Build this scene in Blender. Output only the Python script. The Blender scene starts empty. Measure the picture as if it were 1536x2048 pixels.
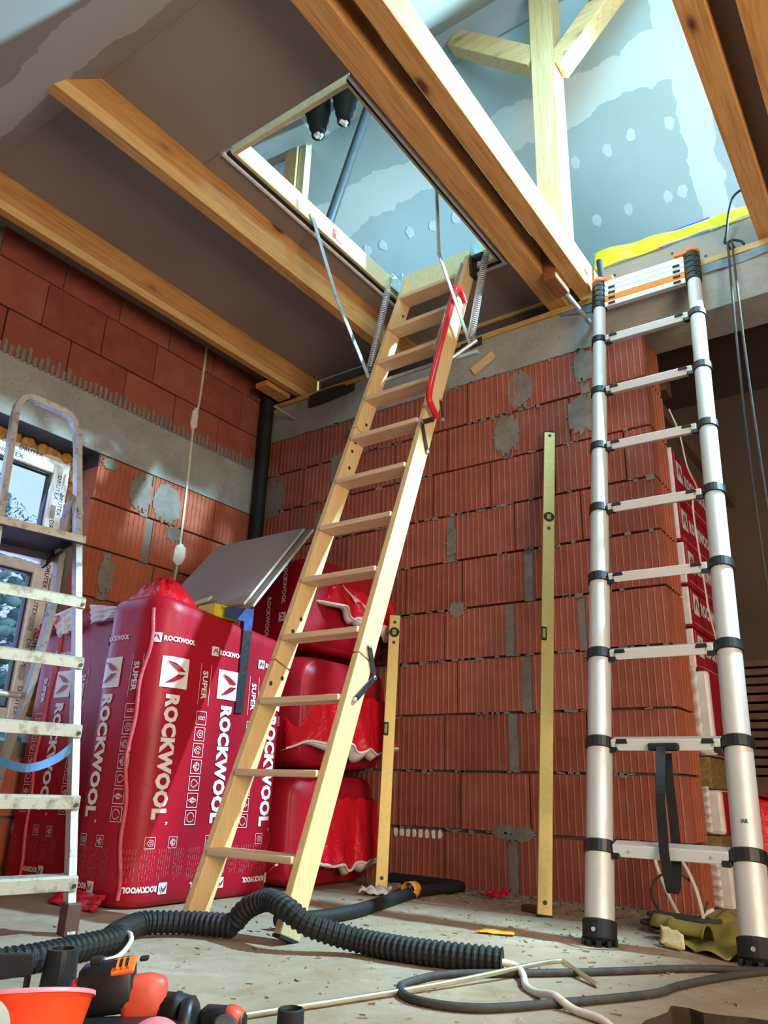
import bpy, bmesh, math, random
from mathutils import Vector, Matrix
rnd = random.Random(7)
sc = bpy.context.scene
COL = sc.collection
PI = math.pi

# ------------------------------------------------------------------ camera
camd = bpy.data.cameras.new('camera'); cam = bpy.data.objects.new('camera', camd); COL.objects.link(cam)
camd.sensor_fit = 'VERTICAL'; camd.sensor_height = 36.0; camd.lens = 36.0*1526.29/2048.0
camd.clip_start = 0.02; camd.clip_end = 200
cam.matrix_world = (Matrix.Translation((0, 0, 0.405)) @ Matrix.Rotation(math.radians(35.9419), 4, 'Z')
                    @ Matrix.Rotation(math.radians(109.9133), 4, 'X') @ Matrix.Rotation(math.radians(1.8564), 4, 'Z'))
sc.camera = cam

# ------------------------------------------------------------------ world, lights, exposure
w = bpy.data.worlds.new('world'); sc.world = w; w.use_nodes = True
bg = w.node_tree.nodes['Background']; bg.inputs[0].default_value = (0.50, 0.74, 0.92, 1); bg.inputs[1].default_value = 1.25
vs = sc.view_settings
vs.view_transform = 'Standard'; vs.look = 'None'; vs.gamma = 1.0; vs.use_curve_mapping = False; vs.exposure = 0.0
sc.cycles.use_denoising = True
sc.cycles.max_bounces = 8; sc.cycles.diffuse_bounces = 4; sc.cycles.sample_clamp_indirect = 6.0

def area(name, loc, target, sx, sy, power, col):
    l = bpy.data.lights.new(name, 'AREA'); l.shape = 'RECTANGLE'; l.size = sx; l.size_y = sy; l.energy = power; l.color = col
    o = bpy.data.objects.new(name, l); COL.objects.link(o); o.location = loc
    o.rotation_euler = (Vector(target)-Vector(loc)).to_track_quat('-Z', 'Y').to_euler(); return o
# daylight entering by the window in the left wall
area('window_daylight', (-3.62, 1.50, 1.30), (-1.5, 1.7, 0.6), 1.0, 1.2, 13, (0.36, 0.48, 1.0))
# warm fill light added behind the camera on the right, source unseen
area('warm_room_fill', (1.9, 0.2, 1.35), (-1.8, 2.6, 1.0), 1.6, 2.0, 165, (1.0, 0.80, 0.60))
LAMPS = [((0.80, 3.35, 3.41), 1900, 0.05)]   # work lamp standing on the attic deck, built below
# fill light added under the near slope to brighten the attic
area('attic_fill', (-0.60, 2.02, 3.78), (-1.4, 3.3, 3.4), 0.75, 0.75, 46, (0.33, 0.75, 1.0))
LAMPCOL = (0.44, 0.81, 1.0)

# ------------------------------------------------------------------ mesh helpers
V = Vector
ROOT = {}
class MB:
    def __init__(s): s.v = []; s.f = []; s.m = []
    def add(s, vs_, fs, mi=0):
        b = len(s.v); s.v += [V(p) for p in vs_]
        for f in fs: s.f.append([i+b for i in f]); s.m.append(mi)
        return s
    def box(s, x0, y0, z0, x1, y1, z1, mi=0):
        p = [(x0,y0,z0),(x1,y0,z0),(x1,y1,z0),(x0,y1,z0),(x0,y0,z1),(x1,y0,z1),(x1,y1,z1),(x0,y1,z1)]
        return s.add(p, [(0,3,2,1),(4,5,6,7),(0,1,5,4),(1,2,6,5),(2,3,7,6),(3,0,4,7)], mi)
    def obox(s, c, a, b, d, mi=0):
        c, a, b, d = V(c), V(a), V(b), V(d)
        if a.cross(b).dot(d) < 0: a = -a
        p = [c-a-b-d, c+a-b-d, c+a+b-d, c-a+b-d, c-a-b+d, c+a-b+d, c+a+b+d, c-a+b+d]
        return s.add(p, [(0,3,2,1),(4,5,6,7),(0,1,5,4),(1,2,6,5),(2,3,7,6),(3,0,4,7)], mi)
    def bar(s, p0, p1, wd, ht, up=(0,0,1), mi=0):
        p0, p1 = V(p0), V(p1); d = (p1-p0); u = V(up); n = d.normalized()
        u = (u-n*u.dot(n)).normalized(); r = n.cross(u)
        return s.obox((p0+p1)/2, d/2, r*wd/2, u*ht/2, mi)
    def sweep(s, path, sec, up=(0,0,1), cap=True, mi=0, scale=None):
        P = [V(p) for p in path]; n = len(P); k = len(sec); rings = []
        pu = V(up)
        for i in range(n):
            t = (P[min(i+1,n-1)]-P[max(i-1,0)]).normalized()
            u = pu-t*pu.dot(t)
            if u.length < 1e-4: u = V((1,0,0))-t*t.x
            u.normalize(); r = t.cross(u); pu = u if scale != 'fixed' else V(up)
            sc_ = scale[i] if isinstance(scale, (list, tuple)) else 1
            rings += [P[i]+r*a*sc_+u*b*sc_ for a, b in sec]
        fs = []
        for i in range(n-1):
            for j in range(k):
                a = i*k+j; b = i*k+(j+1) % k
                fs.append((a, b, b+k, a+k))
        s.add(rings, fs, mi)
        if cap: s.add(rings[:k], [tuple(reversed(range(k)))], mi); s.add(rings[-k:], [tuple(range(k))], mi)
        return s
    def tube(s, path, r, seg=10, mi=0, up=(0,0,1)):
        rs = r if isinstance(r, (list, tuple)) else None
        sec = [(math.cos(2*PI*j/seg)*(1 if rs else r), math.sin(2*PI*j/seg)*(1 if rs else r)) for j in range(seg)]
        return s.sweep(path, sec, up=up, scale=rs, mi=mi)
    def lathe(s, prof, o, ax=(0,0,1), seg=20, mi=0, cap=True):
        o, ax = V(o), V(ax).normalized(); u = V((1,0,0)) if abs(ax.x) < .9 else V((0,1,0)); u = (u-ax*u.dot(ax)).normalized(); r = ax.cross(u)
        vs_ = []
        for rad, h in prof:
            vs_ += [o+ax*h+(u*math.cos(2*PI*j/seg)+r*math.sin(2*PI*j/seg))*rad for j in range(seg)]
        fs = []
        for i in range(len(prof)-1):
            for j in range(seg):
                a = i*seg+j; b = i*seg+(j+1) % seg; fs.append((a, b, b+seg, a+seg))
        s.add(vs_, fs, mi)
        if cap: s.add(vs_[:seg], [tuple(reversed(range(seg)))], mi); s.add(vs_[-seg:], [tuple(range(seg))], mi)
        return s
    def grid(s, fn, nu, nv, mi=0, closed=False):
        vs_ = [fn(i/nu, j/nv) for j in range(nv+1) for i in range(nu+1)]
        return s.add(vs_, [(j*(nu+1)+i, j*(nu+1)+i+1, (j+1)*(nu+1)+i+1, (j+1)*(nu+1)+i) for j in range(nv) for i in range(nu)], mi)
    def poly(s, pts, depth, mi=0):
        P = [V(p) for p in pts]; d = V(depth); n = len(P)
        nrm = (P[1]-P[0]).cross(P[2]-P[1])
        if nrm.dot(d) > 0: P.reverse()
        fs = [tuple(range(n)), tuple(reversed(range(n, 2*n)))]+[(i, n+i, n+(i+1) % n, (i+1) % n) for i in range(n)]
        return s.add(P+[p+d for p in P], fs, mi)
    def mesh(s, name, mats, off=(0,0,0), smooth=False):
        me = bpy.data.meshes.new(name); o = V(off)
        me.from_pydata([tuple(p-o) for p in s.v], [], s.f)
        for m in (mats if isinstance(mats, (list, tuple)) else [mats]): me.materials.append(m)
        if any(s.m): me.polygons.foreach_set('material_index', s.m)
        if smooth: me.polygons.foreach_set('use_smooth', [True]*len(me.polygons))
        me.update(); return me

def tag(o, label=None, cat=None, group=None, kind=None):
    if label: o['label'] = label
    if cat: o['category'] = cat
    if group: o['group'] = group
    if kind: o['kind'] = kind
    return o
def root_off(p):
    while p is not None:
        if p.name in ROOT: return ROOT[p.name]
        p = p.parent
    return V((0,0,0))
def thing(name, label, cat, loc, group=None, kind=None):
    o = bpy.data.objects.new(name, None); COL.objects.link(o); o.location = loc; o.empty_display_size = .1
    ROOT[o.name] = V(loc); return tag(o, label, cat, group, kind)
def part(mb, name, mat, parent, smooth=False, bevel=0, label=None, kind=None, solid=0):
    me = mb.mesh(name, mat, root_off(parent), smooth)
    o = bpy.data.objects.new(name, me); COL.objects.link(o); o.parent = parent
    mods(o, bevel, solid); return tag(o, label, None, None, kind)
def solo(mb, name, mat, label=None, cat=None, group=None, kind=None, smooth=False, bevel=0, solid=0):
    lo = [min(p[i] for p in mb.v) for i in range(3)]; hi = [max(p[i] for p in mb.v) for i in range(3)]
    L = V(((lo[0]+hi[0])/2, (lo[1]+hi[1])/2, lo[2]))
    me = mb.mesh(name, mat, L, smooth); o = bpy.data.objects.new(name, me); COL.objects.link(o); o.location = L
    ROOT[o.name] = L; mods(o, bevel, solid); return tag(o, label, cat, group, kind)
def mods(o, bevel, solid):
    if solid: m = o.modifiers.new('s', 'SOLIDIFY'); m.thickness = solid; m.offset = 0
    if bevel: m = o.modifiers.new('b', 'BEVEL'); m.width = bevel; m.segments = 2; m.limit_method = 'ANGLE'
def arc(c, r, a0, a1, n, u, v):
    c, u, v = V(c), V(u), V(v)
    return [c+u*r*math.cos(a0+(a1-a0)*i/n)+v*r*math.sin(a0+(a1-a0)*i/n) for i in range(n+1)]
def smoothpath(pts, n=6):
    P = [V(p) for p in pts]; out = []
    for i in range(len(P)-1):
        p0, p1, p2, p3 = P[max(i-1,0)], P[i], P[i+1], P[min(i+2,len(P)-1)]
        for j in range(n):
            t = j/n; out.append(.5*((2*p1)+(p2-p0)*t+(2*p0-5*p1+4*p2-p3)*t*t+(3*p1-p0-3*p2+p3)*t**3))
    return out+[P[-1]]

# ------------------------------------------------------------------ materials
def lin(c):
    return tuple(((x/255)/12.92 if x/255 <= .04045 else ((x/255+.055)/1.055)**2.4) for x in c)+(1,)
class NT:
    def __init__(s, name, rough=.6, metal=0, spec=.5):
        s.mat = bpy.data.materials.new(name); s.mat.use_nodes = True; s.t = s.mat.node_tree; s.n = s.t.nodes; s.l = s.t.links
        s.b = s.n['Principled BSDF']; s.b.inputs['Roughness'].default_value = rough; s.b.inputs['Metallic'].default_value = metal
        s.b.inputs['Specular IOR Level'].default_value = spec
        tc = s.n.new('ShaderNodeTexCoord'); s.obj = tc.outputs['Object']; s.gen = tc.outputs['Generated']
        s._w = None
    @property
    def world(s):
        if not s._w: s._w = s.n.new('ShaderNodeNewGeometry').outputs['Position']
        return s._w
    def map(s, sc_, src=None, loc=(0,0,0)):
        m = s.n.new('ShaderNodeMapping'); m.inputs['Scale'].default_value = sc_; m.inputs['Location'].default_value = loc
        s.l.new(src or s.obj, m.inputs[0]); return m.outputs[0]
    def noise(s, scale, det=4, rough=.55, src=None, dist=0):
        n = s.n.new('ShaderNodeTexNoise'); n.inputs['Scale'].default_value = scale; n.inputs['Detail'].default_value = det
        n.inputs['Roughness'].default_value = rough; n.inputs['Distortion'].default_value = dist
        s.l.new(src or s.obj, n.inputs['Vector']); return n.outputs['Fac']
    def vor(s, scale, src=None, feat='F1'):
        n = s.n.new('ShaderNodeTexVoronoi'); n.inputs['Scale'].default_value = scale; n.feature = feat
        s.l.new(src or s.obj, n.inputs['Vector']); return n.outputs['Distance']
    def ramp(s, fac, stops):
        r = s.n.new('ShaderNodeValToRGB'); e = r.color_ramp.elements
        while len(e) < len(stops): e.new(.5)
        for el, (p, c) in zip(e, stops): el.position = p; el.color = c if len(c) == 4 else tuple(c)+(1,)
        s.l.new(fac, r.inputs[0]); return r.outputs[0]
    def mix(s, fac, a, b, mode='MIX'):
        m = s.n.new('ShaderNodeMix'); m.data_type = 'RGBA'; m.blend_type = mode
        for sock, val in ((m.inputs[0], fac), (m.inputs[6], a), (m.inputs[7], b)):
            if isinstance(val, (int, float)): sock.default_value = val
            elif isinstance(val, tuple): sock.default_value = val
            else: s.l.new(val, sock)
        return m.outputs[2]
    def math(s, op, a, b=0.0):
        m = s.n.new('ShaderNodeMath'); m.operation = op
        for sock, val in ((m.inputs[0], a), (m.inputs[1], b)):
            if isinstance(val, (int, float)): sock.default_value = val
            else: s.l.new(val, sock)
        return m.outputs[0]
    def sep(s, src):
        m = s.n.new('ShaderNodeSeparateXYZ'); s.l.new(src, m.inputs[0]); return m.outputs
    def rand(s):
        return s.n.new('ShaderNodeObjectInfo').outputs['Random']
    def col(s, c):
        if isinstance(c, tuple): s.b.inputs['Base Color'].default_value = c
        else: s.l.new(c, s.b.inputs['Base Color'])
        return s
    def rough(s, r): s.l.new(r, s.b.inputs['Roughness']); return s
    def bump(s, h, strength=.3, dist=.01):
        b = s.n.new('ShaderNodeBump'); b.inputs['Strength'].default_value = strength; b.inputs['Distance'].default_value = dist
        s.l.new(h, b.inputs['Height']); s.l.new(b.outputs[0], s.b.inputs['Normal']); return s
def plain(name, c, rough=.55, metal=0, var=.12, scale=30, bump=0, spec=.5):
    t = NT(name, rough, metal, spec); c = lin(c); n = t.noise(scale, 4)
    d = tuple(x*(1-var) for x in c[:3])+(1,); e = tuple(min(1, x*(1+var)) for x in c[:3])+(1,)
    t.col(t.ramp(n, [(.3, d), (.7, e)]))
    if bump: t.bump(n, bump, .005)
    return t.mat
def wood(name, c, dark, axis, rough=.6, knots=True, grain=1.0):
    t = NT(name, rough); st = [14*grain]*3; st[axis] = .8
    g = t.noise(3.0, 6, .6, t.map(tuple(st), t.world), 1.5)
    st2 = [60*grain]*3; st2[axis] = 2
    g2 = t.noise(3.0, 3, .5, t.map(tuple(st2), t.world))
    cc = t.ramp(g, [(.32, lin(dark)), (.55, lin(c)), (.8, tuple(min(1, x*1.12) for x in lin(c)[:3])+(1,))])
    cc = t.mix(.25, cc, t.ramp(g2, [(.3, lin(dark)), (.7, lin(c))]))
    if knots:
        sk = [6.0]*3; sk[axis] = 2.2
        k = t.vor(1.0, t.map(tuple(sk), t.world))
        cc = t.mix(t.ramp(k, [(.06, (1,1,1)), (.12, (.25,.25,.25)), (.2, (0,0,0))]), cc, lin((96, 52, 26)))
    t.col(cc); t.bump(g2, .15, .002); return t.mat
M = {}
def brickmat(name, c1, c2, c3):
    t = NT(name, .85, 0, .25)
    n = t.noise(9, 6, .65, t.world); n2 = t.noise(60, 3, .6, t.world)
    cc = t.ramp(n, [(.3, lin(c1)), (.5, lin(c2)), (.72, lin(c3))])
    r = t.rand(); cc = t.mix(.45, cc, t.ramp(r, [(0, lin(c1)), (.5, lin(c2)), (1, lin(c3))]))
    cc = t.mix(t.ramp(t.vor(70, t.world), [(.05, (1,1,1)), (.11, (0,0,0))]), cc, lin((206, 168, 138)))
    cc = t.mix(t.ramp(t.noise(3.2, 5, .6, t.world), [(.60, (0,0,0)), (.74, (.5,.5,.5))]), cc, lin((120, 104, 92)))
    t.col(cc); t.bump(n2, .35, .003); return t.mat
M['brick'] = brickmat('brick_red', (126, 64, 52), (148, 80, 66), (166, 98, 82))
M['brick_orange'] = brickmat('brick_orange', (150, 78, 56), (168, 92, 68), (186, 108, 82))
M['brick_ridge'] = brickmat('brick_ridge', (164, 100, 80), (184, 118, 96), (200, 138, 116))
def concrete(name, c1, c2, pit=True, sc_=4, bump=.4):
    t = NT(name, .9, 0, .2); n = t.noise(sc_, 8, .65, t.world); n2 = t.noise(45, 4, .6, t.world)
    cc = t.ramp(n, [(.3, lin(c1)), (.7, lin(c2))])
    if pit:
        cc = t.mix(t.ramp(t.vor(38, t.world), [(.07, (1,1,1)), (.13, (0,0,0))]), cc, lin((52, 48, 44)))
    t.col(t.mix(.3, cc, t.ramp(n2, [(.3, lin(c1)), (.7, lin(c2))]))); t.bump(n2, bump, .006); return t.mat
M['mortar'] = concrete('mortar_grey', (108, 102, 94), (146, 138, 128), False, 12)
M['ring'] = concrete('cast_concrete', (130, 128, 122), (168, 166, 158), True, 5)
t = NT('floor_concrete', .88, 0, .25)
n = t.noise(1.6, 8, .6, t.world); n2 = t.noise(22, 6, .7, t.world); n3 = t.noise(5, 6, .7, t.world, .6)
cc = t.ramp(n, [(.28, lin((140, 120, 102))), (.5, lin((162, 140, 119))), (.75, lin((180, 156, 132)))])
cc = t.mix(t.ramp(n3, [(.48, (0,0,0)), (.72, (.75,.75,.75))]), cc, lin((138, 108, 78)))
cc = t.mix(t.ramp(t.noise(2.6, 7, .7, t.world, 1.0), [(.52, (0,0,0)), (.74, (.6,.6,.6))]), cc, lin((196, 182, 164)))
cc = t.mix(t.ramp(n2, [(.25, (.6,.6,.6)), (.45, (0,0,0))]), cc, lin((112, 102, 92)))
cc = t.mix(t.ramp(t.vor(26, t.world), [(.03, (1,1,1)), (.07, (0,0,0))]), cc, lin((214, 204, 188)))
t.col(cc); t.bump(n2, .35, .006); M['floor'] = t.mat
def board(name, c1, c2, band=None, axes=(0, 1), dots=False):
    t = NT(name, .85, 0, .2); n = t.noise(120, 3, .6, t.world); n1 = t.noise(1.3, 3, .5, t.world)
    cc = t.ramp(n1, [(.3, lin(c1)), (.7, lin(c2))])
    if band:
        x, y, z = t.sep(t.world); wob = t.noise(2.2, 5, .6, t.world); fine = t.noise(9, 4, .6, t.world)
        wv = t.math('ADD', t.math('MULTIPLY', wob, .16), t.math('MULTIPLY', fine, .07))
        f = None
        for src, per, off, wd in band:
            c = {'x': x, 'y': y, 'z': z}[src]
            c = t.math('ADD', c, t.math('SUBTRACT', wv, .115))
            m = t.math('ABSOLUTE', t.math('SUBTRACT', t.math('FRACT', t.math('DIVIDE', t.math('SUBTRACT', c, off), per)), .5))
            g = t.math('LESS_THAN', m, wd/per/2)
            f = g if f is None else t.math('MAXIMUM', f, g)
        if dots:
            f = t.math('MAXIMUM', f, t.math('LESS_THAN', t.math('ADD', t.vor(3.1, t.world), t.math('MULTIPLY', fine, .05)), .105))
        cc = t.mix(t.math('MULTIPLY', f, .5), cc, lin((236, 240, 238)))
    t.col(cc); t.bump(n, .12, .001); return t.mat
M['board'] = board('plasterboard_paper', (142, 130, 124), (156, 144, 136))
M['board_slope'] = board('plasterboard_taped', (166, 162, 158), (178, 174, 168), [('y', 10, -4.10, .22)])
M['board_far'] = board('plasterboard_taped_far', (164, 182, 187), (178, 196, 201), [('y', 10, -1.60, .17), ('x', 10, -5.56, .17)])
M['filler'] = plain('joint_filler', (206, 218, 220), .9, 0, .03)
M['board_dim'] = board('plasterboard_shaded', (88, 74, 66), (104, 88, 78))  # plasterboard with the neighbouring room's gloom put into its colour
M['pine_y'] = wood('pine_joist', (206, 156, 96), (168, 112, 60), 1)
M['pine_pale'] = wood('pine_sapwood', (226, 190, 128), (206, 164, 100), 1, .6, False)
M['pine_x'] = wood('pine_brace', (222, 190, 136), (196, 154, 98), 0)
M['pine_z'] = wood('pine_post', (224, 196, 142), (198, 160, 104), 2)
M['ladderwood'] = wood('ladder_pine', (222, 192, 140), (210, 174, 120), 2, .45, False, 1.6)
M['treadwood'] = wood('tread_beech', (222, 192, 158), (198, 160, 126), 0, .5, False, 1.6)
M['framewood'] = wood('hatch_frame_spruce', (222, 204, 160), (206, 182, 136), 1, .5, False)
M['white'] = plain('white_plastic', (226, 228, 230), .35)
M['whitefilm'] = plain('white_film', (214, 206, 200), .35, 0, .1, 12, .6)
M['black'] = plain('black_plastic', (26, 26, 28), .45, 0, .3)
M['rubber'] = plain('black_rubber', (20, 20, 21), .7, 0, .3)
M['seal'] = plain('dark_seal', (30, 24, 20), .8)
M['steel'] = plain('zinc_steel', (196, 202, 206), .34, .55, .15, 60)
M['darksteel'] = plain('dark_steel', (70, 66, 66), .45, .7, .3, 60)
M['bluezinc'] = plain('blue_zinc', (184, 208, 218), .32, .4, .1, 40)
M['redpaint'] = plain('red_enamel', (206, 24, 30), .28)
M['orange'] = plain('orange_plastic', (244, 112, 44), .4)
M['brightorange'] = plain('bright_orange_plastic', (240, 70, 22), .35, 0, .06)
M['rung_orange'] = plain('orange_rung', (246, 142, 56), .45, .2, .06)
M['coral'] = plain('coral_rubber', (206, 74, 50), .5)
M['pink'] = plain('pink_plastic', (224, 120, 128), .45)
M['gold'] = plain('gold_anodised', (196, 174, 108), .42, .4, .08, 60)
M['golddark'] = plain('gold_edge', (140, 112, 48), .45, .4)
M['vial'] = plain('vial_green', (150, 160, 70), .2)
M['foil'] = plain('yellow_vapour_foil', (222, 214, 40), .3, 0, .12, 8)
M['olivefoil'] = plain('olive_foil', (150, 138, 66), .4, 0, .2, 8, .5)
M['tape'] = plain('orange_tape', (226, 160, 56), .4)
M['beige'] = plain('beige_paper', (206, 182, 136), .8)
M['bluebox'] = plain('blue_plastic', (30, 66, 200), .35)
M['bluestrap'] = plain('blue_strap', (84, 140, 196), .6)
M['pvcpipe'] = plain('grey_blue_pipe', (66, 72, 78), .35)
M['foam'] = plain('mounting_foam', (190, 140, 74), .9, 0, .3, 30, .8)
M['membrane'] = plain('grey_membrane', (112, 122, 130), .6)
M['darkmembrane'] = plain('dark_membrane', (44, 38, 42), .75, 0, .3, 20, .6)
M['wool'] = plain('stone_wool', (128, 104, 62), .95, 0, .35, 60, 1.0)
M['woolpale'] = plain('pale_wool_strip', (196, 186, 120), .95, 0, .25, 60, .8)
M['cablegrey'] = plain('dusty_cable', (58, 54, 50), .75, 0, .35, 40)
M['cablewhite'] = plain('white_cable', (216, 206, 190), .5)
M['plaster'] = plain('gypsum_dab', (222, 222, 214), .9, 0, .1, 40, .8)
M['paintdrop'] = plain('primer_brown', (92, 56, 48), .6)
M['brass'] = plain('brass_rod', (200, 190, 156), .3, .7)
M['yellowcard'] = plain('yellow_card', (212, 192, 40), .5)
M['bluesteel'] = plain('blue_steel_square', (58, 74, 130), .5, .3, .4, 25)
M['grass'] = plain('dry_leaf', (120, 116, 50), .7)
M['chips'] = plain('debris_chips', (138, 116, 90), .9, 0, .5, 14)
M['dirt'] = plain('dark_earth', (62, 48, 36), .95, 0, .4, 20, 1)
M['lettering'] = plain('pack_print', (226, 222, 222), .4, 0, .03)
M['ink'] = plain('dark_ink', (40, 40, 44), .5)
M['red_ink'] = plain('red_ink', (190, 40, 40), .5)
# aluminium with smudges
def alu(name, c, rough, grime, gcol):
    t = NT(name, rough, .35); n = t.noise(24, 6, .7, t.world)
    st = t.noise(3, 4, .6, t.map((30, 30, 2), t.world))
    cc = t.mix(t.ramp(n, [(grime, (0,0,0)), (grime+.14, (.8,.8,.8))]), lin(c), lin(gcol)); t.col(cc)
    t.rough(t.ramp(st, [(.3, (rough-.08,)*3), (.7, (rough+.12,)*3)])); return t.mat
M['alu'] = alu('aluminium_tube', (206, 206, 204), .50, .66, (150, 140, 124))
M['alurung'] = alu('aluminium_rung', (222, 224, 226), .46, .7, (170, 160, 140))
M['stepalu'] = alu('worn_aluminium', (176, 166, 148), .5, .50, (120, 104, 84))
M['hoopalu'] = alu('worn_aluminium_tube', (188, 184, 180), .38, .54, (104, 78, 66))
def film(name, c, c2, wr=.5, sc_=7, rough=.24):
    t = NT(name, rough, 0, .28); n = t.noise(sc_, 5, .6, t.map((1, 1, .55), t.world), .8); n2 = t.noise(2, 3, .5, t.world)
    t.col(t.ramp(n2, [(.3, lin(c)), (.7, lin(c2))])); t.bump(n, wr, .02); return t.mat
M['film'] = film('red_pack_film', (150, 16, 36), (172, 24, 44), .2, 5, .4)
M['film_loose'] = film('red_loose_film', (196, 16, 34), (216, 28, 44), .9, 16, .2)
M['film_dark'] = film('dark_red_pack_film', (128, 12, 28), (146, 16, 34), .3, 6, .3)
def glassmat():
    t = NT('window_glass', .02); t.n.remove(t.b); out = t.n['Material Output']
    tr = t.n.new('ShaderNodeBsdfTransparent'); gl = t.n.new('ShaderNodeBsdfGlossy'); gl.inputs['Roughness'].default_value = .03
    fr = t.n.new('ShaderNodeFresnel'); mx = t.n.new('ShaderNodeMixShader')
    t.l.new(fr.outputs[0], mx.inputs[0]); t.l.new(tr.outputs[0], mx.inputs[1]); t.l.new(gl.outputs[0], mx.inputs[2]); t.l.new(mx.outputs[0], out.inputs[0]); return t.mat
M['glass'] = glassmat()
t = NT('leaves_hazed', .7); t.col(t.ramp(t.noise(6, 5, .6, t.world), [(.3, lin((112, 152, 164))), (.7, lin((158, 192, 198)))])); M['leaves'] = t.mat  # bluish haze and extra brightness put into the leaf colour
M['bark'] = plain('bark', (92, 66, 50), .9, 0, .3, 12)
t = NT('meadow', .9); t.col(t.ramp(t.noise(.6, 6, .6, t.world), [(.3, lin((120, 110, 92))), (.7, lin((92, 110, 70)))])); M['ground'] = t.mat

# ------------------------------------------------------------------ lettering
_txt = {}
def textgeo(s, bold=0.0):
    if (s, bold) in _txt: return _txt[(s, bold)]
    c = bpy.data.curves.new('t', 'FONT'); c.body = s; c.resolution_u = 2; c.offset = bold; c.space_character = 1.0+bold*1.2
    o = bpy.data.objects.new('t', c); COL.objects.link(o); dg = bpy.context.evaluated_depsgraph_get()
    me = bpy.data.meshes.new_from_object(o.evaluated_get(dg))
    vs_ = [v.co.copy() for v in me.vertices]; fs = [tuple(p.vertices) for p in me.polygons]
    x0 = min(v.x for v in vs_); x1 = max(v.x for v in vs_); y0 = min(v.y for v in vs_); y1 = max(v.y for v in vs_)
    vs_ = [((v.x-x0)/(x1-x0), (v.y-y0)/(y1-y0)) for v in vs_]
    bpy.data.objects.remove(o); bpy.data.meshes.remove(me); bpy.data.curves.remove(c)
    _txt[(s, bold)] = (vs_, fs); return vs_, fs
def lettering(mb, s, fn, x, y, lx, ly, rot=0, bold=.03, mi=0):
    """print s in the 2-D frame fn(u, v) -> point; (x, y) lower-left corner, lx long, ly tall; rot 0 level, -1 reading down, 2 upside down"""
    vs_, fs = textgeo(s, bold); out = []
    for a, b in vs_:
        if rot == 0: u, v = x+a*lx, y+b*ly
        elif rot == -1: u, v = x+b*ly, y-a*lx
        elif rot == 1: u, v = x-b*ly, y+a*lx
        else: u, v = x-a*lx, y-b*ly
        out.append(fn(u, v))
    mb.add(out, fs, mi)
def flatframe(o, u, v):
    o, u, v = V(o), V(u), V(v)
    return lambda a, b: o+u*a+v*b

# ================================================================== STRUCTURE
D = 3.226          # front plane of the back wall
XL = -3.34         # face of the left wall
XE = -0.861        # free end of the back wall
mb = MB()
edge = [(-.565, -1.5), (-.565, 1.60), (-.572, 1.70), (-.556, 1.79), (-.566, 1.852), (-.53, 1.858), (-.50, 1.842), (-.46, 1.85), (-.42, 1.868), (-.38, 1.872), (-.30, 1.862), (-.1, 1.87), (.3, 1.86), (2.6, 1.86)]
mb.poly([(XL-.25, -1.5, 0)]+[(a, b, 0) for a, b in edge]+[(2.6, 5.2, 0), (XL-.25, 5.2, 0)], (0, 0, -.16))
fo = solo(mb, 'floor', [M['floor'], M['dirt']], 'bare dusty concrete floor with a broken edge beside a pit', kind='structure')
fo.data.polygons.foreach_set('material_index', [0 if abs(p.normal.z) > .5 else 1 for p in fo.data.polygons])
mb = MB(); mb.box(-.7, -1.5, -.5, 2.6, 2.3, -.34); solo(mb, 'floor_pit', M['dirt'], 'dark earth at the bottom of the pit beside the floor edge', kind='structure')

_bm = {}
def brickmesh(wd, ht, mat, ribs, depth=.10):
    key = (round(wd, 3), round(ht, 3), mat.name, ribs)
    if key in _bm: return _bm[key]
    mb = MB(); prof = [(0, 0)]; ridge = []
    n = max(2, int(round(wd/(.042 if ribs == 'wide' else .031)))) if ribs else 0
    for i in range(n):
        c = wd*(i+.5)/n
        if c < .012 or c > wd-.012: continue
        if ribs == 'groove': prof += [(c-.003, 0), (c-.001, .004), (c+.001, .004), (c+.003, 0)]; continue
        if ribs == 'wide': prof += [(c-.010, 0), (c-.006, .007), (c+.006, .007), (c+.010, 0)]; continue
        prof += [(c-.0045, 0), (c-.0022, -.0032), (c+.0022, -.0032), (c+.0045, 0)]; ridge.append(len(prof)-3)
    prof.append((wd, 0))
    k = len(prof); vs_ = [(x, y, 0) for x, y in prof]+[(x, y, ht) for x, y in prof]+[(0, depth, 0), (wd, depth, 0), (0, depth, ht), (wd, depth, ht)]
    for i in range(k-1): mb.add([vs_[i], vs_[i+1], vs_[k+i+1], vs_[k+i]], [(0, 1, 2, 3)], 1 if i in ridge else 0)
    b = 2*k; mb2 = [(b, 0, k, b+2), (k-1, b+1, b+3, 2*k-1), (b+1, b, b+2, b+3), tuple([b+2]+list(range(k, 2*k))+[b+3]), tuple([b+1]+list(reversed(range(k)))+[b])]
    mb.add(vs_, mb2); me = mb.mesh('brick', [mat, M['brick_ridge']]); _bm[key] = me; return me
def brick(parent, pos, wd, ht, mat, rotz=0, ribs=True):
    o = bpy.data.objects.new('brick', brickmesh(wd, ht, mat, ribs)); COL.objects.link(o); o.parent = parent
    o.location = V(pos)-ROOT[parent.name]; o.rotation_euler = (rnd.uniform(-.006, .006), 0, rotz+rnd.uniform(-.004, .004)); return o
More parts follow.
